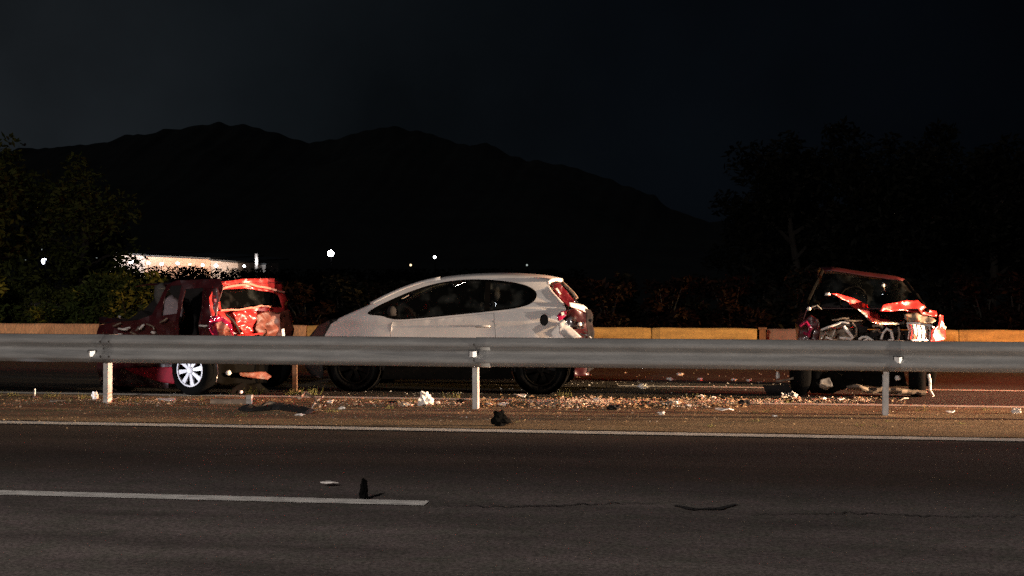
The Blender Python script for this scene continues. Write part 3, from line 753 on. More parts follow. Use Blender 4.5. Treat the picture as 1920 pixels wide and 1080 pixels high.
RL = sm(roofline)
E4 = 4.5
body_out = [(u, v + E4) for (u, v) in RL] + [(1026, 540), (1038, 552), (1052, 566), (1060, 580), (1054, 596), (1060, 612), (1075, 628), (1078, 660), (1074, 686)] + arch(1012, 692, 57, 6, 174) + [(730, 686)] + arch(662, 692, 57, 6, 174) + [(596, 660), (604, 628), (616, 608)]
dlo = rounded([(683, 590), (700, 577), (724, 565), (768, 545), (815, 530), (870, 523.5), (925, 525), (975, 532), (1000, 543), (1006, 556), (996, 570), (970, 578), (930, 583), (860, 590), (800, 596), (748, 600), (728, 597), (716, 592)], 2)
door = [(735, 603), (800, 599.5), (862, 593.2), (926, 587), (930, 640), (927, 680), (738, 680), (733, 660), (731, 625)]
fuel = [(1020 + 8 * math.cos(a), 600 + 11 * math.sin(a)) for a in [k * math.pi / 8 for k in range(16)]]
for nr in (True, False):
    fn = sidept(nr)
    v, f = patch(body_out, [dlo, door] + ([fuel] if nr else []), fn, 7)
    o = mesh('body_side', v, f, M['white_paint'], wc, True)
    v, f = patch([(720, 687), (954, 687), (962, 712), (712, 712)], [], lambda a, b, g=fn: g(a, b, .05), 10)
    mesh('shaded_sill', v, f, M['shade_black'], wc)  # sill coloured black to stand for the shade below the door
    v, f = patch([(727, 620), (732, 598), (926, 582), (934, 640), (930, 684), (733, 684)], [], lambda a, b, g=fn: g(a, b, .012), 12)
    mesh('door_gap_seal', v, f, M['crack'], wc)
    sh = lambda poly, c, k: [((p[0] - c[0]) * k + c[0], (p[1] - c[1]) * k + c[1]) for p in poly]
    v, f = patch(sh(door, (832, 642), .993), [], fn, 9)
    d = mesh('door', v, f, M['white_paint'], wc, True)
    panes = [[(694, 589), (722, 573), (734, 568), (736, 594), (718, 590)], [(741, 596), (740, 566), (772, 548), (816, 533.5), (870, 527.5), (905, 528), (907, 583), (860, 587), (800, 593)], [(917, 582), (915, 528.5), (972, 535.5), (996, 545), (1001, 556), (992, 567), (968, 575)]]
    panes[0] = [(696, 588.5), (722, 574), (733, 569), (735, 593), (718, 589.5)]
    v, f = patch(sh(dlo, (850, 562), 1.006), panes, lambda a, b, g=fn: g(a, b, .012), 8)
    mesh('window_frame', v, f, M['shade_black'], wc)
    for pz in panes:
        v, f = patch(pz, [], lambda a, b, g=fn: g(a, b, .016), 10)
        mesh('side_window', v, f, M['glass'], wc, True)
    v, f = patch([(560, 655), (572, 632), (590, 612), (611, 602), (629, 600), (617, 608), (605, 628), (597, 660), (601, 700), (598, 712), (575, 706), (563, 690)], [], lambda a, b, g=fn: g(a, b, .004), 6)
    o = mesh('front_bumper', v, f, M['black_plastic'], wc, True); solid(o, .01, 0)
# top skin lofted over the roofline
def loft(name, pts, m, nn=14, thick=.006, crown=.030, crum=0, drop=E4, off=0):
    vs = []; fs = []
    for (u, v) in pts:
        x, z = xz(u, v); zt = xz(u, v + drop)[1]; y0 = side_in(x, zt); 
        for k in range(nn + 1):
            t = k / nn; yy = y0 + (CW - 2 * y0) * t; s = min(t, 1 - t)
            e_ = 1 - (1 - min(1, s / .10)) ** 2.2
            zz = zt + (z - zt) * e_ + crown * (math.sin(math.pi * t) - 0) * .5 - .004 + off
            vs.append((x + crum * noise.noise(Vector((x * 8, yy * 6, 0))), YC + yy, zz + crum * noise.noise(Vector((x * 7, yy * 7, 3)))))
    for i in range(len(pts) - 1):
        for k in range(nn):
            a = i * (nn + 1) + k; fs.append((a, a + 1, a + nn + 2, a + nn + 1))
    o = mesh(name, vs, fs, m, wc, True)
    if thick: solid(o, thick)
    return o
i0 = min(range(len(RL)), key=lambda i: abs(RL[i][0] - 690)); i1 = min(range(len(RL)), key=lambda i: abs(RL[i][0] - 815))
loft('bonnet', RL[:i0 + 1], M['white_paint'])
loft('windscreen', RL[i0:i1 + 1], M['glass'], thick=0, off=-.003)
for t0 in (0, 1):
    pil = []
    for (u, v) in RL[i0:i1 + 1]:
        x, z = xz(u, v + 3); y0 = side_in(x, z) + .03; pil.append((x, YC + (y0 if not t0 else CW - y0), z))
    MB().tube(pil, .032, 8).build('windscreen_pillar', M['white_paint'], wc, True)
loft('roof', RL[i1:], M['white_paint'])
# front end: dark exposed nose across the width
vs = []; fs = []
nose = [(629, 600), (611, 603), (590, 613), (573, 633), (561, 656), (563, 690), (575, 706)]
for (u, v) in nose:
    x, z = xz(u, v); y0 = side_in(x, z) + .01
    for k in range(13): t_ = k / 12; vs.append((x - .10 * math.sin(math.pi * t_) + .015 * noise.noise(Vector((x * 9, t_ * 9, z * 5))), YC + y0 + (CW - 2 * y0) * t_, z))
for i in range(len(nose) - 1):
    for k in range(12): a = i * 13 + k; fs.append((a, a + 13, a + 14, a + 1))
o = mesh('nose_panel', vs, fs, M['black_plastic'], wc, True); solid(o, .01)
# cabin: floor, dashboard, seats, steering wheel
x0, z0 = xz(700, 640); x1 = xz(1040, 640)[0]
MB().box(((x0 + x1) / 2, YC + CW / 2, .30), (x1 - x0, CW - .2, .06)).build('floor_pan', M['cabin'], wc)
MB().blob((xz(722, 600)[0], YC + CW / 2, .88), .5, 2, .05, (.34, 1.42, .34), 3).build('dashboard', M['cabin'], wc, True)
for yy in (.46, 1.24):
    seat(xz(845, 640)[0], YC + yy, .38, wc)
    seat(xz(955, 640)[0], YC + yy, .40, wc)
sx, sz = xz(776, 588)
st = MB(); c_ = Vector((sx, YC + 1.22, sz)); ax_ = Vector((.85, 0, .5)).normalized(); xx = Vector((0, 1, 0)); yy_ = ax_.cross(xx)
st.tube([c_ + (xx * math.cos(a) + yy_ * math.sin(a)) * .18 for a in [k * math.pi / 12 for k in range(25)]], .014, 6); st.tube([c_ - xx * .17, c_ + xx * .17], .016, 6); st.tube([c_, c_ - ax_ * .25], .02, 6)
st.build('steering_wheel', M['cabin'], wc, True)
# door mirrors
for near_ in (True, False):
    mx, mz = xz(737, 583); s = -1 if near_ else 1; yb = YC + side_in(mx, mz) if near_ else YC + CW - side_in(mx, mz)
    mm = MB().blob((mx, yb + s * .10, mz), .075, 3, .04, (.75, 1.15, .85), 3).tube([(mx + .02, yb - s * .01, mz - .05), (mx, yb + s * .08, mz - .03)], .018, 6).build('door_mirror', M['cabin'] if near_ else M['white_paint'], wc, True)
# door handle
hx, hz = xz(905, 612); MB().tube([(hx - .09, YC - .012, hz), (hx - .07, YC - .030, hz + .004), (hx + .07, YC - .030, hz + .006), (hx + .09, YC - .012, hz)], .012, 8).build('door_handle', M['white_paint'], wc, True)
fx, fz = xz(1020, 600); MB().lathe((fx, YC + .05, fz), (0, -1, 0), [(0, .001), (0, .085), (.03, .085)], 18).build('fuel_filler', M['cabin'], wc)
for nr in (1, 0):
    for cu in (662, 1012):
        wx, _ = xz(cu, 692); yy = YC + .12 if nr else YC + CW - .12
        wheel((wx, yy, .31), (0, -1 if nr else 1, 0), wc, rim='steel', spokes=7)
    for cu in (662, 1012):
        wx, _ = xz(cu, 692); y_ = YC + .02 if nr else YC + CW - .32
        MB().lathe((wx, y_, .33), (0, 1, 0), [(0, .345), (.30, .345), (.30, .02)], 24).build('wheel_arch_liner', M['shade_black'], wc)
# crushed tail
def Q(u, v, d=0.0): return aty(u, v, YC + d)
junk('tailgate_hinge_frame', [Q(1027, 531, .10), Q(1032, 526.5, .14), Q(1042, 523.5, .25), Q(1052, 526, .35)], wc, M['foam'], .022, 8, .006)
junk('tailgate_frame', [Q(1026, 534, .22), Q(1034, 548, .14), Q(1046, 560, .10), Q(1057, 572, .09)], wc, M['white_paint'], .017, 8, .006)
panel('tailgate_glass', [(1033, 532), (1048, 530), (1062, 545), (1078, 566), (1066, 575), (1050, 560), (1038, 548)], M['tail_dark'], wc, Q(1050, 550, .30), (.5, -1, .1), 5, .03, 12, .004, seed=2)
panel('tailgate_glass_shard', [(1040, 541), (1045, 540), (1052, 551), (1050, 553)], M['lens_clear'], wc, Q(1050, 550, .24), (.7, -1, .1), 4, .01, 12, .004, seed=3)
junk('tailgate_strut', [Q(1054, 530, .5), Q(1066, 540, .45), Q(1076, 552, .4), Q(1082, 559, .38)], wc, M['dull'], .020, 6, .01, 2)
panel('tailgate_panel', [(1066, 567), (1082, 569), (1097, 574), (1105, 584), (1098, 586), (1084, 580), (1068, 575)], M['white_paint'], wc, Q(1085, 575, .15), (.85, -.6, .3), 4, .02, 14, .005, seed=4)
panel('rear_valance', [(1060, 582), (1075, 577), (1092, 582), (1104, 590), (1110, 606), (1112, 650), (1105, 704), (1076, 706), (1079, 660), (1076, 628), (1061, 612), (1056, 597)], M['shaded_red_paint'], wc, Q(1080, 620, .10), (.45, -1, 0), 5, .05, 9, .006, seed=6)
panel('rear_bumper_skin', [(1096, 578), (1106, 581), (1111, 590), (1113, 612), (1116, 650), (1112, 690), (1098, 700), (1102, 640), (1100, 605)], M['cabin'], wc, Q(1105, 620, .03), (.7, -1, 0), 5, .04, 11, .006, seed=7)
panel('tail_lamp', [(1044, 592), (1052, 584), (1063, 582), (1061, 592), (1052, 600), (1046, 602)], M['lens_red'], wc, Q(1052, 592, -.01), (.5, -1, .2), 3.5, .02, 14, .010, seed=9)
panel('tail_lamp_lens', [(1051, 587), (1060, 583), (1061, 588), (1053, 593)], M['lens_clear'], wc, Q(1052, 592, -.04), (1.2, -1, .4), 3, .01, 14, .006, seed=9)
panel('quarter_panel_fold', [(1046, 606), (1058, 600), (1068, 612), (1080, 622), (1090, 632), (1062, 636), (1050, 622)], M['white_paint'], wc, Q(1065, 618, -.01), (.08, -1, .1), 4, .035, 12, .005, seed=10)
MB().blob(Q(1087, 608, .02), .028, 3, .3).build('lamp_bulb_holder', M['foam'], wc)
for i in range(9):
    u = 1062 + rnd.random() * 42; v = 588 + rnd.random() * 46; a = rnd.random() * 3.14
    junk('torn_strip', [Q(u, v, .02 + rnd.random() * .1), Q(u + 12 * math.cos(a), v + 12 * math.sin(a), .05), Q(u + 16 * math.cos(a + .7), v + 16 * math.sin(a + .7), .1)], wc, rnd.choice([M['bare'], M['dull'], M['white_paint'], M['black_plastic']]), rnd.uniform(.006, .014), 5, .02, i)
x_, z_ = xz(1075, 600)
MB().box((x_ - .12, YC + CW / 2, .62), (.10, CW - .35, .50)).build('boot_bulkhead', M['cabin'], wc)
MB().box((x_ - .02, YC + CW / 2, .46), (.08, CW - .3, .12)).build('rear_crash_beam', M['dull'], wc)

# ------------------------------------------------------------------ red wreck at left: short crushed side, wrecked rear turned right
CC = atz(402, 745)
redw = empty('red_wreck', (CC.x, CC.y, 0), 'crushed red hatchback at left with caved-in tailgate and one white spoked wheel', 'car')
dR = Vector((math.cos(R(70)), math.sin(R(70)), 0)); nR = Vector((math.sin(R(70)), -math.cos(R(70)), 0))
dS = -nR; nS = Vector((-dR.x, -dR.y, 0))
def PR(u, v, d=0): return atplane(u, v, CC - nR * d, nR)
def PS(u, v, d=0): return atplane(u, v, CC - nS * d, nS)
tum = lambda q: -max(0, q.z - .9) * .30
arc = [(362 + 44 * math.cos(R(a)), 706 - 50 * math.sin(R(a))) for a in range(-5, 186, 12)]
side_out = [(188, 722), (182, 690), (182, 622), (186, 610), (215, 604), (262, 600), (284, 590), (292, 560), (299, 536), (318, 526), (392, 523), (403, 535), (404, 600), (406, 700), (405, 716)] + arc + [(315, 728)]
opening = [(337, 542), (368, 540), (373, 580), (374, 630), (366, 662), (338, 664), (334, 600)]
win2 = [(303, 545), (309, 536), (329, 535), (328, 588), (300, 592)]
panel('body_side', side_out, M['shaded_red_paint'], redw, CC, nS, 7, .045, 5, .006, [opening, win2], 1, bulge=tum, smooth=False)
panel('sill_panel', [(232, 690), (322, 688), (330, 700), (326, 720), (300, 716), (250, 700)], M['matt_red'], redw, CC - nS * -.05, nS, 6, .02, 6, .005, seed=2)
panel('pillar_cover', [(372, 541), (396, 539), (402, 560), (400, 628), (376, 632), (375, 585)], M['shaded_red_paint'], redw, CC - nS * -.03, nS, 6, .03, 9, .005, seed=22, bulge=tum)
# rear: frame around the window opening, crumpled hatch below
rear_out = [(400, 560), (410, 541), (425, 530), (475, 523), (535, 522), (545, 535), (546, 580), (548, 600), (546, 640), (540, 672), (404, 672), (398, 640), (396, 605)]
rwin = [(421, 548), (430, 543), (476, 541), (520, 548), (533, 553), (530, 577), (505, 575), (488, 573), (470, 578), (430, 581), (418, 580)]
panel('rear_body', rear_out, M['red_paint'], redw, CC, nR, 5, .05, 7, .006, [rwin], 3, bulge=lambda q: -max(0, q.z - .95) * .35)
panel('rear_window_glass', [(p[0], p[1]) for p in rwin], M['glass'], redw, CC - nR * .05, nR, 9, .02, 6, .003, seed=4, bulge=lambda q: -max(0, q.z - .95) * .35)
def PRt(u, v, d=0):
    q = PR(u, v, 0); return q - nR * (d + max(0, q.z - .95) * .35)
junk('rear_window_top_frame', [PRt(412, 546, -.03), PRt(440, 538, -.03), PRt(477, 533, -.04), PRt(510, 540, -.03), PRt(541, 548, -.03)], redw, M['pink'], .014, 6, .012, 1)
junk('rear_window_side_frame', [PRt(412, 547, -.03), PRt(408, 562, -.04), PRt(410, 580, -.04)], redw, M['red_paint'], .026, 7, .012, 2)
junk('rear_window_bottom_frame', [PRt(413, 581, -.04), PRt(440, 581, -.05), PRt(470, 577, -.04), PRt(490, 573, -.04), PRt(506, 576, -.04)], redw, M['pink'], .012, 6, .012, 3)
panel('tailgate_skin', [(436, 586), (462, 582), (480, 583), (477, 600), (474, 618), (460, 628), (446, 612)], M['red_paint'], redw, CC + nR * .10, nR, 3.5, .07, 13, .005, seed=6)
panel('bumper_skin', [(482, 590), (500, 583), (522, 586), (545, 580), (548, 600), (545, 634), (488, 636), (478, 618)], M['red_brown'], redw, CC + nR * .08, nR, 4.5, .07, 10, .006, seed=7)
panel('tail_lamp_housing', [(392, 600), (402, 592), (418, 594), (434, 608), (440, 632), (402, 634), (392, 620)], M['lens_red'], redw, CC + (nR + nS) * .03, (nR + nS * .8), 4, .05, 14, .008, seed=8)
panel('tail_lamp_lens', [(404, 606), (416, 602), (430, 614), (434, 630), (410, 632)], M['red_brown'], redw, CC + (nR + nS) * .07, (nR + nS * .6), 3.5, .04, 18, .006, seed=9)
junk('hatch_seam_bar', [PR(424, 590, -.10), PR(436, 600, -.13), PR(446, 616, -.13), PR(452, 630, -.1)], redw, M['black_plastic'], .014, 6, .01, 4)
junk('bumper_lip', [PR(444, 630, -.12), PR(470, 627, -.15), PR(492, 625, -.12)], redw, M['red_paint'], .013, 6, .01, 5)
panel('dangling_tag', [(528, 617), (533, 616), (534, 630), (529, 631)], M['foam'], redw, CC + nR * .14, (nR + nS * .2), 3, .01, 9, .006, seed=2)
# roof: from side edge across to far side
vs = []; fs = []
Lr = 1.28; nu, nw = 14, 14
for i in range(nu + 1):
    for j in range(nw + 1):
        a = Lr * i / nu; b = .16 + (1.70 - .32) * j / nw
        q = CC + dS * (a + .12) + dR * b; e_ = min(1, min(i, 3) / 3) * min(1, min(j, 2) / 2)
        z = 1.40 - .03 * (1 - e_) + .035 * noise.noise(Vector((a * 4, b * 4, 2))) - .05 * (a / Lr) ** 2 - .02
        vs.append((q.x, q.y, z))
for i in range(nu):
    for j in range(nw):
        a = i * (nw + 1) + j; fs.append((a, a + nw + 1, a + nw + 2, a + 1))
o = mesh('roof', vs, fs, M['shaded_red_paint'], redw, True); solid(o, .006)
panel('far_side', [(250, 700), (250, 600), (290, 560), (300, 530), (400, 528), (480, 535), (480, 700)], M['cabin'], redw, CC + dR * 1.62, nS, 9, .03, 5, .006, [], 12)
# cabin seats
for (u, v, mm, rr_) in ((303, 552, 'seat', .12), (322, 585, 'bag', .17), (318, 612, 'bag', .12)):
    q = PS(u, v, .18); MB().blob(q, rr_, 4 + rr_, .5, (.8, .7, 1.1), 3).build('headrest' if mm == 'seat' else 'spent_airbag', M[mm], redw, True)
q = PS(352, 660, .8); MB().blob(q, .36, 3, .1, (.9, .9, .5), 2).blob(q + Vector((-.1, .1, .40)), .30, 2, .1, (.4, .9, 1), 2).build('rear_seat', M['cabin'], redw, True)
q = PS(275, 640, .8); MB().blob(q, .5, 5, .5, (1.0, 1.1, .7), 3).build('engine_bay_mass', M['cabin'], redw)
ft = PS(212, 612)
vs = []; fs = []
for i in range(15):
    for j in range(13):
        u = 186 + i * 8; v = 606 - 3 * math.sin(i * .7); q = PS(u, v, .04 + 1.45 * j / 12); q.z = ft.z + .03 + .05 * noise.noise(q * 4.5) + .02 * noise.noise(q * 13); vs.append(q)
for i in range(14):
    for j in range(12): a = i * 13 + j; fs.append((a, a + 13, a + 14, a + 1))
o = mesh('crumpled_bonnet', vs, fs, M['shaded_red_paint'], redw); solid(o, .006)
for i, (u, v, l, a, mm, rr_) in enumerate(((222, 617, 18, 0, 'foam', .012), (232, 616, 12, -8, 'foam', .010), (262, 616, 10, -40, 'foam', .016), (256, 620, 8, -60, 'bare', .012), (222, 627, 5, 0, 'foam', .018), (285, 624, 6, 0, 'foam', .018), (224, 593, 4, 60, 'lens_clear', .016), (288, 614, 5, 80, 'bare', .010), (374, 611, 14, 0, 'foam', .012), (245, 622, 12, 30, 'dull', .012), (212, 611, 16, -20, 'dull', .010), (275, 608, 14, 20, 'dull', .010), (300, 605, 16, -30, 'dull', .012))):
    dx, dy = l * math.cos(R(a)), l * math.sin(R(a)); junk('torn_metal_strip', [PS(u, v, -.06), PS(u + dx / 2, v + dy / 2, -.09), PS(u + dx, v + dy, -.05)], redw, M[mm], rr_, 6, .012, i)
wq = PS(365, 708, .03); wq.z = .315
wheel(wq, (nS * .93 + nR * .0), redw, spokes=8, rr=.205)
w2 = CC + dS * .34 + dR * 1.5; wheel((w2.x, w2.y, .31), -nS, redw, rim='steel')
w3 = PS(235, 706, .12); wheel((w3.x, w3.y, .31), nS, redw, rim='steel', spokes=7)
panel('rear_underbody', [(404, 668), (542, 668), (538, 700), (520, 716), (406, 722)], M['shade_black'], redw, CC - nR * .08, nR, 7, .06, 6, .006, seed=41)
# rear lower wreckage
panel('lower_bumper', [(448, 699), (500, 697), (507, 706), (500, 712), (470, 708), (450, 705)], M['red_brown'], redw, CC + nR * .12, nR, 4, .03, 12, .01, seed=14)
panel('hanging_undertray', [(430, 738), (436, 728), (452, 716), (470, 722), (488, 718), (500, 730), (506, 738), (470, 742)], M['shade_black'], redw, CC + nR * .20, nR, 5, .04, 9, .01, seed=15)
MB().blob(PR(428, 699, -.08), .035, 3, .2).build('fog_lamp', M['foam'], redw, True)
MB().blob(PR(452, 735, -.25), .022, 3, .2).build('bulb', M['foam'], redw, True)

# ------------------------------------------------------------------ wreck at right, front facing the camera
GB = atz(1620, 745)
YF = GB.y
w3_ = empty('front_facing_wreck', (aty(1628, 700, YF).x, YF, 0), 'crushed red car at right facing the camera with folded bonnet and exposed engine bay', 'car')
def F(u, v, d=0.0): return aty(u, v, YF + d)
def FP(name, outline, mm, d=0, n=(0, -1, 0), **k): return panel(name, outline, M[mm], w3_, F(outline[0][0], outline[0][1], d), n, **k)
# cabin shell behind
vs = []; fs = []
sec = [(1508, 700, .16), (1504, 620, .12), (1516, 585, .18), (1730, 588, .18), (1758, 620, .12), (1756, 700, .16)]
D = [.45, .8, 1.2, 1.7, 2.1]
for d in D:
    for (u, v, i_) in sec:
        q = F(u, v, 0); q.y = YF + d; q.x += .02 * noise.noise(Vector((d * 4, u, 0))); q.z += (.04 if v < 600 else 0) * math.sin(d * 2) + .02 * noise.noise(q * 5); vs.append(q)
for i in range(len(D) - 1):
    for j in range(5): a = i * 6 + j; fs.append((a, a + 1, a + 7, a + 6))
o = mesh('body_shell', vs, fs, M['shaded_red_paint'], w3_, False); solid(o, .01)
# roof, buckled, seen edge-on
vs = []; fs = []
top = [(1540, 504), (1562, 503), (1590, 507), (1620, 512), (1650, 516), (1680, 520), (1698, 526)]
for j, d in enumerate([1.05, 1.12, 1.3, 1.6, 1.9, 2.15]):
    for (u, v) in top:
        q = F(u, v, 1.05); q.y = YF + d; q.z += [-.035, 0, .012, .01, -.03, -.12][j] + .012 * noise.noise(q * 7); vs.append(q)
for i in range(5):
    for j in range(6): a = i * 7 + j; fs.append((a, a + 1, a + 8, a + 7))
o = mesh('roof', vs, fs, M['shaded_red_paint'], w3_, True); solid(o, .012)
for (a, b) in (((1542, 508, 1.05), (1506, 584, .55)), ((1696, 528, 1.05), (1740, 584, .60)), ((1545, 512, 1.9), (1530, 590, 1.9)), ((1690, 530, 1.9), (1706, 590, 1.9)), ((1540, 512, 1.45), (1520, 590, 1.4)), ((1697, 530, 1.45), (1722, 590, 1.4))):
    p, q = F(*a), F(*b); junk('roof_pillar', [p, p.lerp(q, .5) + Vector((0, -.03, .02)), q], w3_, M['shade_black'], .024, 7, .02, a[0])
panel('broken_windscreen', [(1546, 512), (1692, 528), (1735, 580), (1700, 583), (1640, 578), (1560, 556), (1514, 580)], M['glass'], w3_, F(1620, 550, .8), (0, -1, .5), 10, .04, 5, .003, seed=3)
for u in (1600, 1668):
    q = F(u, 575, 1.25); MB().blob(q, .26, 1, .06, (.85, .4, 1.0), 3).blob(q + Vector((0, .02, .30)), .12, 1, .06, (1, .5, .75), 2).build('seat', M['seat'], w3_, True)
q = F(1625, 578, .85); MB().blob(q, .5, 1, .1, (1.25, .25, .20), 3).build('dashboard', M['cabin'], w3_, True)
q = F(1600, 562, .75); c_ = q; MB().tube([c_ + Vector((math.cos(a) * .17, math.sin(a) * .05, math.sin(a) * .16)) for a in [k * math.pi / 10 for k in range(21)]], .014, 6).build('steering_wheel', M['shade_black'], w3_, True)
MB().blob(F(1656, 535, .78), .022, 2, .2).build('rear_view_mirror', M['foam'], w3_, True)
MB().blob(F(1552, 552, .28), .028, 2, .3, (1.3, 1, .8)).build('mirror_fragment', M['foam'], w3_, True)
MB().blob(F(1517, 579, .10), .026, 5, .4).build('lamp_fragment', M['foam'], w3_, True)
junk('wiper_arm', [F(1522, 576, .2), F(1532, 573, .2), F(1540, 580, .2)], w3_, M['bare'], .009, 5, .01, 3)
# folded bonnet
FP('folded_bonnet', [(1557, 550), (1580, 553), (1604, 561), (1630, 574), (1650, 589), (1652, 597), (1672, 603), (1698, 600), (1697, 607), (1676, 609), (1648, 607), (1630, 600), (1608, 581), (1584, 564)], 'red_paint', .05, (.75, -.6, .25), step=4.5, bump=.035, freq=8, thick=.006, seed=1)
FP('bonnet_edge_fold', [(1608, 578), (1616, 581), (1640, 598), (1652, 604), (1690, 605), (1697, 600), (1696, 608), (1650, 610), (1634, 604)], 'bare', -.03, (.8, -.6, .5), step=4, bump=.015, freq=10, thick=.006, seed=2)
FP('upper_bonnet_fold', [(1648, 584), (1655, 572), (1682, 566), (1700, 563), (1720, 563), (1728, 572), (1740, 580), (1756, 583), (1756, 594), (1738, 590), (1718, 587), (1700, 582), (1682, 583)], 'red_paint', .15, (.55, -.7, .35), step=4.5, bump=.05, freq=9, thick=.006, seed=5)
FP('wing_panel', [(1694, 590), (1716, 588), (1750, 595), (1756, 601), (1748, 606), (1706, 603), (1697, 599)], 'dull', .05, (.3, -.9, .5), step=4.5, bump=.04, freq=9, thick=.006, seed=6)
FP('corner_panel', [(1763, 589), (1768, 592), (1771, 604), (1772, 636), (1757, 641), (1742, 640), (1748, 622), (1758, 610)], 'red_paint', -.05, (.95, -.55, .1), step=4, bump=.03, freq=9, thick=.008, seed=7)
FP('corner_panel_glare', [(1760, 606), (1768, 600), (1769, 636), (1756, 639), (1750, 628)], 'foam', -.09, (.95, -.5, .2), step=4, bump=.03, freq=9, thick=.006, seed=8)  # white patch painting the blown-out light on the corner
# right lamp cluster, shattered
FP('lamp_housing', [(1706, 606), (1730, 609), (1750, 612), (1760, 618), (1768, 612), (1769, 638), (1712, 640), (1704, 624)], 'foam', -.02, (1.1, -.5, .2), step=4, bump=.06, freq=12, thick=.008, seed=9)
for k in range(6):
    u = 1702 + k * 8; junk('lamp_rib', [F(u, 608 + k * .6, -.10), F(u + 3, 622, -.14), F(u + 1, 636, -.1)], w3_, M['foam'], .009, 5, .02, k)
junk('crossmember', [F(1700, 606, -.08), F(1722, 607, -.1), F(1748, 611, -.08)], w3_, M['foam'], .014, 6, .01, 4)
# left lamp and engine parts
FP('lamp_housing', [(1536, 620), (1552, 612), (1578, 605), (1592, 604), (1602, 618), (1601, 638), (1540, 638)], 'dull', .0, (.45, -.9, .2), step=4, bump=.06, freq=13, thick=.008, seed=11)
junk('lamp_rim', [F(1540, 618, -.06), F(1556, 611, -.07), F(1576, 605, -.06), F(1592, 605, -.06)], w3_, M['foam'], .013, 6, .012, 7)
junk('bent_bracket', [F(1582, 612, -.12), F(1590, 622, -.13), F(1599, 634, -.12)], w3_, M['foam'], .020, 6, .010, 8)
junk('bent_bracket', [F(1574, 632, -.12), F(1584, 634, -.13), F(1596, 636, -.1)], w3_, M['foam'], .016, 6, .012, 9)
junk('hose_loop', [F(1598, 606, -.05), F(1606, 614, -.06), F(1606, 628, -.06), F(1598, 636, -.05)], w3_, M['dull'], .012, 6, .01, 10)
for k, (pts, mm, r_) in enumerate((([(1610, 637), (1618, 632), (1626, 633), (1636, 638)], 'foam', .016), ([(1614, 640), (1628, 634), (1638, 639)], 'foam', .012), ([(1636, 612), (1648, 610), (1656, 614)], 'dull', .018),
        ([(1652, 636), (1656, 624), (1663, 617), (1670, 620), (1673, 634)], 'foam', .014), ([(1666, 638), (1675, 636), (1672, 622)], 'foam', .012), ([(1540, 636), (1548, 624), (1560, 632), (1566, 618)], 'bare', .012),
        ([(1548, 632), (1556, 634), (1560, 638)], 'foam', .015), ([(1636, 622), (1646, 618), (1652, 624)], 'dull', .014), ([(1584, 600), (1600, 601), (1616, 602)], 'dull', .011), ([(1560, 602), (1575, 598), (1592, 596)], 'dull', .010),
        ([(1685, 612), (1687, 626), (1684, 638)], 'dull', .013), ([(1500, 612), (1512, 604), (1520, 616), (1516, 632)], 'lens_red', .020), ([(1506, 622), (1514, 628), (1524, 614)], 'lens_red', .016), ([(1516, 616), (1522, 618)], 'foam', .016))):
    junk('bent_engine_part', [F(p[0], p[1], -.04 - .02 * (k % 3)) for p in pts], w3_, M[mm], r_, 6, .014, 20 + k)
FP('left_wing', [(1496, 640), (1498, 612), (1506, 600), (1520, 590), (1534, 600), (1538, 622), (1534, 640)], 'shaded_red_paint', .03, (-.15, -1, .1), step=5, bump=.06, freq=10, thick=.006, seed=13)
q = F(1630, 640, .32); MB().box(q + Vector((0, .06, -.10)), (1.05, .35, .46)).build('engine_block', M['cabin'], w3_)
r3 = random.Random(5)
eb = MB()
for k in range(34):
    u = r3.uniform(1530, 1735); v = r3.uniform(606, 690); q = F(u, v, r3.uniform(.02, .14)); eb.blob(q, r3.uniform(.025, .07), k, .5, (r3.uniform(.6, 1.4), .7, r3.uniform(.5, 1.2)), 1)
eb.build('engine_clutter', M['cabin'], w3_)['kind'] = 'stuff'
# radiator support and bumper beam
junk('bumper_beam', [F(1588, 727, -.10), F(1612, 726, -.12), F(1628, 732, -.12), F(1660, 731, -.12), F(1700, 734, -.10), F(1736, 737, -.08)], w3_, M['dull'], .030, 8, .02, 31)
FP('torn_bumper', [(1590, 724), (1606, 722), (1622, 729), (1640, 727), (1690, 729), (1722, 727), (1738, 736), (1706, 740), (1650, 738), (1625, 736)], 'dull', -.16, (.3, -1, .3), step=5, bump=.03, freq=8, thick=.006, seed=15)
FP('splash_guard', [(1498, 696), (1694, 696), (1700, 722), (1650, 726), (1610, 720), (1560, 738), (1520, 736), (1514, 716)], 'shade_black', .05, (0, -1, 0), step=5, bump=.12, freq=9, thick=.008, seed=16)
FP('grille_remnant', [(1538, 712), (1556, 708), (1562, 724), (1548, 732), (1536, 726)], 'dull', -.04, (.2, -1, 0), step=4, bump=.03, freq=10, thick=.008, seed=17)
for (u, rz, rt) in ((1500, R(84), 'steel'), (1720, R(82), 'steel')):
    q = F(u, 745, .14); ax = Vector((-math.sin(rz), -math.cos(rz), 0)) if u < 1600 else Vector((math.sin(rz), -math.cos(rz), 0))
    wheel((q.x, q.y, .31), ax, w3_, rim=rt, spokes=7)
for u in (1524, 1738):
    q = F(u, 745, 1.75); wheel((q.x, q.y, .31), (-1 if u < 1600 else 1, 0, 0), w3_, rim='steel', spokes=7)
junk('door_edge_strip', [F(1741, 702, -.02), F(1744, 716, -.03), F(1744, 732, -.02), F(1750, 743, -.05)], w3_, M['foam'], .016, 6, .008, 41)
MB().blob(F(1683, 709, -.06), .035, 3, .4).build('hose_end', M['foam'], w3_)
MB().blob(F(1458, 704, .3), .035, 3, .5, (.7, .7, 1.5)).build('hanging_fragment', M['foam'], w3_)
junk('hanging_strip', [F(1456, 715, .25), F(1478, 712, .15), F(1500, 706, .05)], w3_, M['dull'], .014, 6, .01, 42)
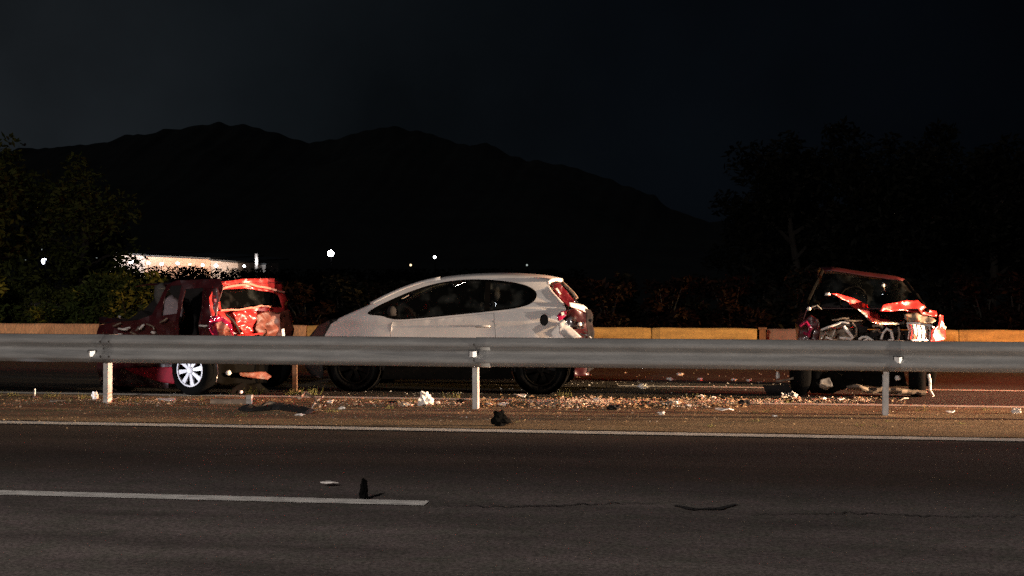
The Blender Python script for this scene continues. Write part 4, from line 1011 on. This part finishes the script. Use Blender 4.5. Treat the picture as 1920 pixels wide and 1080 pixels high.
FP('hanging_liner', [(1430, 722), (1480, 722), (1486, 738), (1440, 744)], 'cabin', .25, (0, -1, .3), step=6, bump=.05, freq=7, thick=.01, seed=19)

# ------------------------------------------------------------------ things on the ground
def shard(name, u, v, size, mm, label, cat='debris', seed=0, sq=(1, .7, .4), group='debris on the road', lift=0, flat=False):
    q = atz(u, v); 
    if flat:
        r = random.Random(seed); n = 7; pts = [(q.x + size * sq[0] * math.cos(2 * math.pi * k / n) * r.uniform(.6, 1.1), q.y + size * sq[1] * math.sin(2 * math.pi * k / n) * r.uniform(.6, 1.1)) for k in range(n)]
        vs = [(x, y, .02 + size * sq[2] * r.random()) for x, y in pts]; vs += [(x * 1.0, y, z + .008) for x, y, z in vs]; vs.append((q.x, q.y, .02 + size * sq[2] * .8 + .01)); vs.append((q.x, q.y, .02 + size * sq[2] * .7))
        fs = [(n + k, n + (k + 1) % n, 2 * n) for k in range(n)] + [((k + 1) % n, k, 2 * n + 1) for k in range(n)] + [(k, (k + 1) % n, n + (k + 1) % n, n + k) for k in range(n)]
        o = mesh(name, vs, fs, M[mm])
    else:
        o = MB().blob((q.x, q.y, .012 + size * sq[2] * .8 + lift), size, seed, .9, sq, 3).build(name, M[mm])
    return tag(centre(o), label, cat, group)
shard('broken_lamp', 797, 762, .085, 'foam', 'bright white broken lamp shell on the median left of the middle post', seed=3, sq=(.85, .7, 1.0))
shard('tyre_fragment', 937, 800, .075, 'rubber', 'black rubber lump on the near shoulder right of the middle post', seed=4, sq=(1.0, .8, 1.0))
shard('white_fragment', 641, 769, .035, 'foam', 'small white fragment lying left of the bright lamp shell', seed=5)
shard('white_fragment', 562, 781, .035, 'foam', 'flat pale fragment near the edge line below the car gap', seed=6, sq=(1.3, .7, .3))
shard('white_fragment', 1240, 779, .035, 'foam', 'small white fragment alone on the orange lit shoulder', seed=7)
shard('white_fragment', 1452, 783, .022, 'foam', 'tiny white fragment under the left side of the front-facing wreck', seed=8)
shard('white_fragment', 944, 762, .045, 'foam', 'white fragment at the left end of the gravelly debris heap', seed=9)
shard('white_fragment', 1313, 748, .045, 'foam', 'white fragment on the far edge line, left of its smaller neighbour', seed=10)
shard('white_fragment', 1338, 749, .03, 'foam', 'smaller white fragment on the far edge line', seed=11)
shard('white_fragment', 1205, 729, .05, 'foam', 'pale fragment on the far lane behind the debris heap', seed=12, sq=(1.2, .7, .5))
for i_, (u, v, s_) in enumerate(((1256, 714, .04), (1275, 705, .04), (1312, 714, .035), (1376, 715, .035), (1404, 716, .03))):
    shard('pale_fragment', u, v, s_, 'foam', f'pale fragment on lane right of white car, {ORD[i_]} from left', seed=u, group='pale fragments on the far lane')
shard('bottle', 1471, 748, .045, 'foam', 'left of two touching white lumps at the left wheel of the front-facing wreck', seed=13, sq=(1, .7, .75))
shard('bottle', 1484, 748, .05, 'foam', 'right of two touching white lumps at the left wheel of the front-facing wreck', seed=14, sq=(1, .7, .75))
shard('bent_plate', 1357, 774, .09, 'foam', 'pale bent plate with a spike on the median at right', seed=15, sq=(1.1, .8, .3), flat=True)
shard('bent_plate', 973, 748, .085, 'foam', 'long pale plate lying on the far edge line right of the middle post', seed=16, sq=(1.3, .5, .4), flat=True)
shard('dark_lump', 1152, 770, .07, 'cabin', 'dark plastic lump in the middle of the gravelly debris heap', seed=17)
shard('dark_plate', 1077, 774, .06, 'dull', 'dark flat plate at the lower edge of the debris heap', seed=18, sq=(1.3, .6, .3), flat=True)
shard('pale_plate', 212, 754, .07, 'dull', 'dull plate leaning by the left post of the guardrail', seed=20, sq=(1, .6, .5), flat=True)
shard('pale_plate', 178, 750, .05, 'foam', 'small pale plate left of the left post', seed=21, sq=(.7, .6, .9))
shard('pale_plate', 312, 756, .085, 'foam', 'pale broken plate on the median in front of the red wreck', seed=22, sq=(1.3, .7, .4), flat=True)
shard('pale_plate', 105, 757, .07, 'dull', 'dull flat plate on the median at far left', seed=23, sq=(1.5, .7, .3), flat=True)
shard('pale_plate', 1780, 778, .05, 'foam', 'pale fragment on the lit shoulder at far right', seed=24, sq=(1.2, .7, .4), flat=True)
shard('pale_plate', 1905, 777, .045, 'foam', 'pale fragment at the right photo edge on the lit shoulder', seed=25, sq=(1.0, .7, .7))
shard('black_clip', 682, 938, .045, 'rubber', 'black upright rubber clip standing on the dashed lane line', seed=26, sq=(.6, .5, 1.6))
shard('white_chip', 618, 913, .055, 'foam', 'flat white chip lying just beyond the dashed lane line', seed=27, sq=(1.3, .8, .25), flat=True)
# torn bumper lying across the median below the red wreck
b0 = atz(470, 772)
tb = empty('torn_bumper', (b0.x, b0.y, 0), 'long dark torn bumper lying on the median between red wreck and white car', 'bumper')
def gp_(u, v, z): q = atz(u, v); q.z = z; return q
vs = []; fs = []
for i in range(27):
    t = i / 26; u = 452 + 138 * t; c0 = gp_(u, 770 + 5 * t * t + 2 * math.sin(t * 9), 0); h_ = .09 * math.sin(math.pi * (.08 + .84 * t)) ** .5 * (.75 + .6 * noise.noise(Vector((t * 7, 1, 0))))
    for j in range(7):
        a = math.pi * (j / 6) * .92; q = c0 + Vector((.03 * noise.noise(Vector((i, j * .7, 0))), -math.cos(a) * (.10 + .04 * noise.noise(Vector((t * 6, 4, 0)))), .012 + math.sin(a) * h_)); q += Vector((0, 1, 1)) * .018 * noise.noise(q * 14); q.z = max(q.z, .012); vs.append(q)
for i in range(26):
    if i in (9, 19): pass
    for j in range(6): a = i * 7 + j; fs.append((a, a + 7, a + 8, a + 1))
o = mesh('bumper_skin', vs, fs, M['crack'], tb); solid(o, .006)
junk('bumper_bracket', [gp_(560, 770, .13), gp_(572, 762, .16), (gp_(588, 765, .12)), gp_(600, 771, .05)], tb, M['dull'], .014, 6, .02, 3)
junk('bumper_bracket', [gp_(584, 770, .02), gp_(592, 764, .07), gp_(606, 758, .09)], tb, M['bare'], .010, 6, .02, 4)
pl = atz(430, 758)
pb = empty('fallen_plank', (pl.x, pl.y, 0), 'pale brown strip lying along the far edge line in front of the red wreck', 'debris')
MB().box((pl.x, pl.y, .035), (.42, .07, .055), Matrix.Rotation(.08, 3, 'Z')).build('strip', M['dull'], pb)
MB().box((pl.x + .24, pl.y, .06), (.06, .09, .10), Matrix.Rotation(.08, 3, 'Z')).build('end_bracket', M['galv'], pb)
# small stakes
q = atz(65, 746); st = empty('marker_stake', (q.x, q.y, 0), 'short pale stake standing in the median at far left', 'stake')
MB().tube([(q.x, q.y, 0), (q.x + .005, q.y, .11)], .010, 6).build('shaft', M['foam'], st); MB().lathe((q.x, q.y, .0), (0, .0001, 1), [(0, .05), (.02, .045), (.03, .01)], 12).build('foot', M['shaded_red_paint'], st)
q = atz(553, 735); st = empty('sign_post', (q.x, q.y, 0), 'thin rusty post standing behind the rail between red wreck and white car', 'post')
MB().box((q.x, q.y, .20), (.055, .03, .40)).build('shaft', M['rust'], st); MB().box((q.x, q.y, .01), (.12, .10, .02)).build('base_plate', M['rust'], st)
# gravel, glass and broken plastic along the far edge line: beyond counting
def litter(name, specs, m, seed, label):
    r = random.Random(seed); vs = []; fs = []
    for (u0, u1, v0, v1, n, s0, s1, hp) in specs:
        for _ in range(n):
            t = r.random(); u = u0 + (u1 - u0) * t; v = v0 + (v1 - v0) * (.5 + .5 * r.gauss(0, .5)); q = atz(u, v); s = r.uniform(s0, s1) * (1 if r.random() < .9 else 1.8)
            z = hp * r.random(); b = len(vs)
            for d in ((1, 0, 0), (-.5, .8, 0), (-.5, -.8, 0), (0, 0, 1), (.1, .1, -.6)):
                vs.append((q.x + (d[0] + r.uniform(-.3, .3)) * s, q.y + (d[1] + r.uniform(-.3, .3)) * s, .012 + z + max(-.2, d[2]) * s * r.uniform(.4, 1)))
            fs += [(b, b + 1, b + 3), (b + 1, b + 2, b + 3), (b + 2, b, b + 3), (b + 1, b, b + 4), (b + 2, b + 1, b + 4), (b, b + 2, b + 4)]
    return tag(mesh(name, vs, fs, m), label, 'debris', kind='stuff')
litter('rubble', [(990, 1040, 754, 767, 420, .003, .013, .03), (1050, 1148, 753, 768, 1000, .003, .014, .05), (1150, 1235, 752, 764, 420, .003, .011, .02), (1250, 1330, 753, 768, 480, .003, .013, .03), (1330, 1470, 751, 760, 520, .003, .010, .02), (1480, 1640, 749, 758, 420, .003, .010, .02), (730, 780, 756, 764, 150, .003, .012, .02), (590, 720, 752, 766, 160, .003, .012, .02), (800, 870, 756, 765, 140, .004, .014, .02), (180, 330, 750, 764, 130, .004, .012, .01), (0, 560, 748, 766, 120, .003, .010, .01), (1640, 1920, 760, 776, 22, .003, .008, .005)], M['rubble'], 3, 'pale broken glass and plastic strewn along the far edge line')
litter('gravel', [(0, 1920, 760, 800, 800, .003, .009, .0), (0, 1700, 746, 762, 1300, .004, .012, .01), (900, 1400, 750, 770, 900, .008, .022, .03)], M['dirt'], 5, 'brown gravel and grit covering the median strip')
litter('shattered_glass', [(880, 1700, 695, 745, 240, .004, .014, .0), (300, 900, 735, 745, 90, .004, .012, 0), (560, 1500, 770, 800, 60, .003, .009, .0)], M['lens_clear'], 9, 'glittering glass crumbs on the far lane')
r = random.Random(31)
scrap_n = {}
for k, (u, v) in enumerate(sorted(((1000, 760), (1035, 764), (1062, 758), (1090, 763), (1120, 757), (1176, 764), (1208, 760), (1262, 763), (1290, 766), (1325, 769), (1395, 762), (1540, 752), (1575, 754), (1600, 752), (1655, 752), (1690, 754), (620, 757), (665, 762), (735, 760), (760, 764), (820, 760), (850, 763), (865, 756), (915, 764)))):
    mm = ('foam', 'dull', 'cabin', 'bare')[k % 4]
    shard('scrap_piece', u, v, r.uniform(.035, .065), mm, {'foam': 'pale plastic scrap', 'dull': 'brown metal scrap', 'cabin': 'black plastic scrap', 'bare': 'shiny metal scrap'}[mm] + f' in the debris band, {ORD[scrap_n.setdefault(mm, 0)]} such from the left', seed=k, sq=(1.2, .8, .5), flat=(k % 3 != 0), group='scrap pieces in the debris band')
    scrap_n[mm] += 1
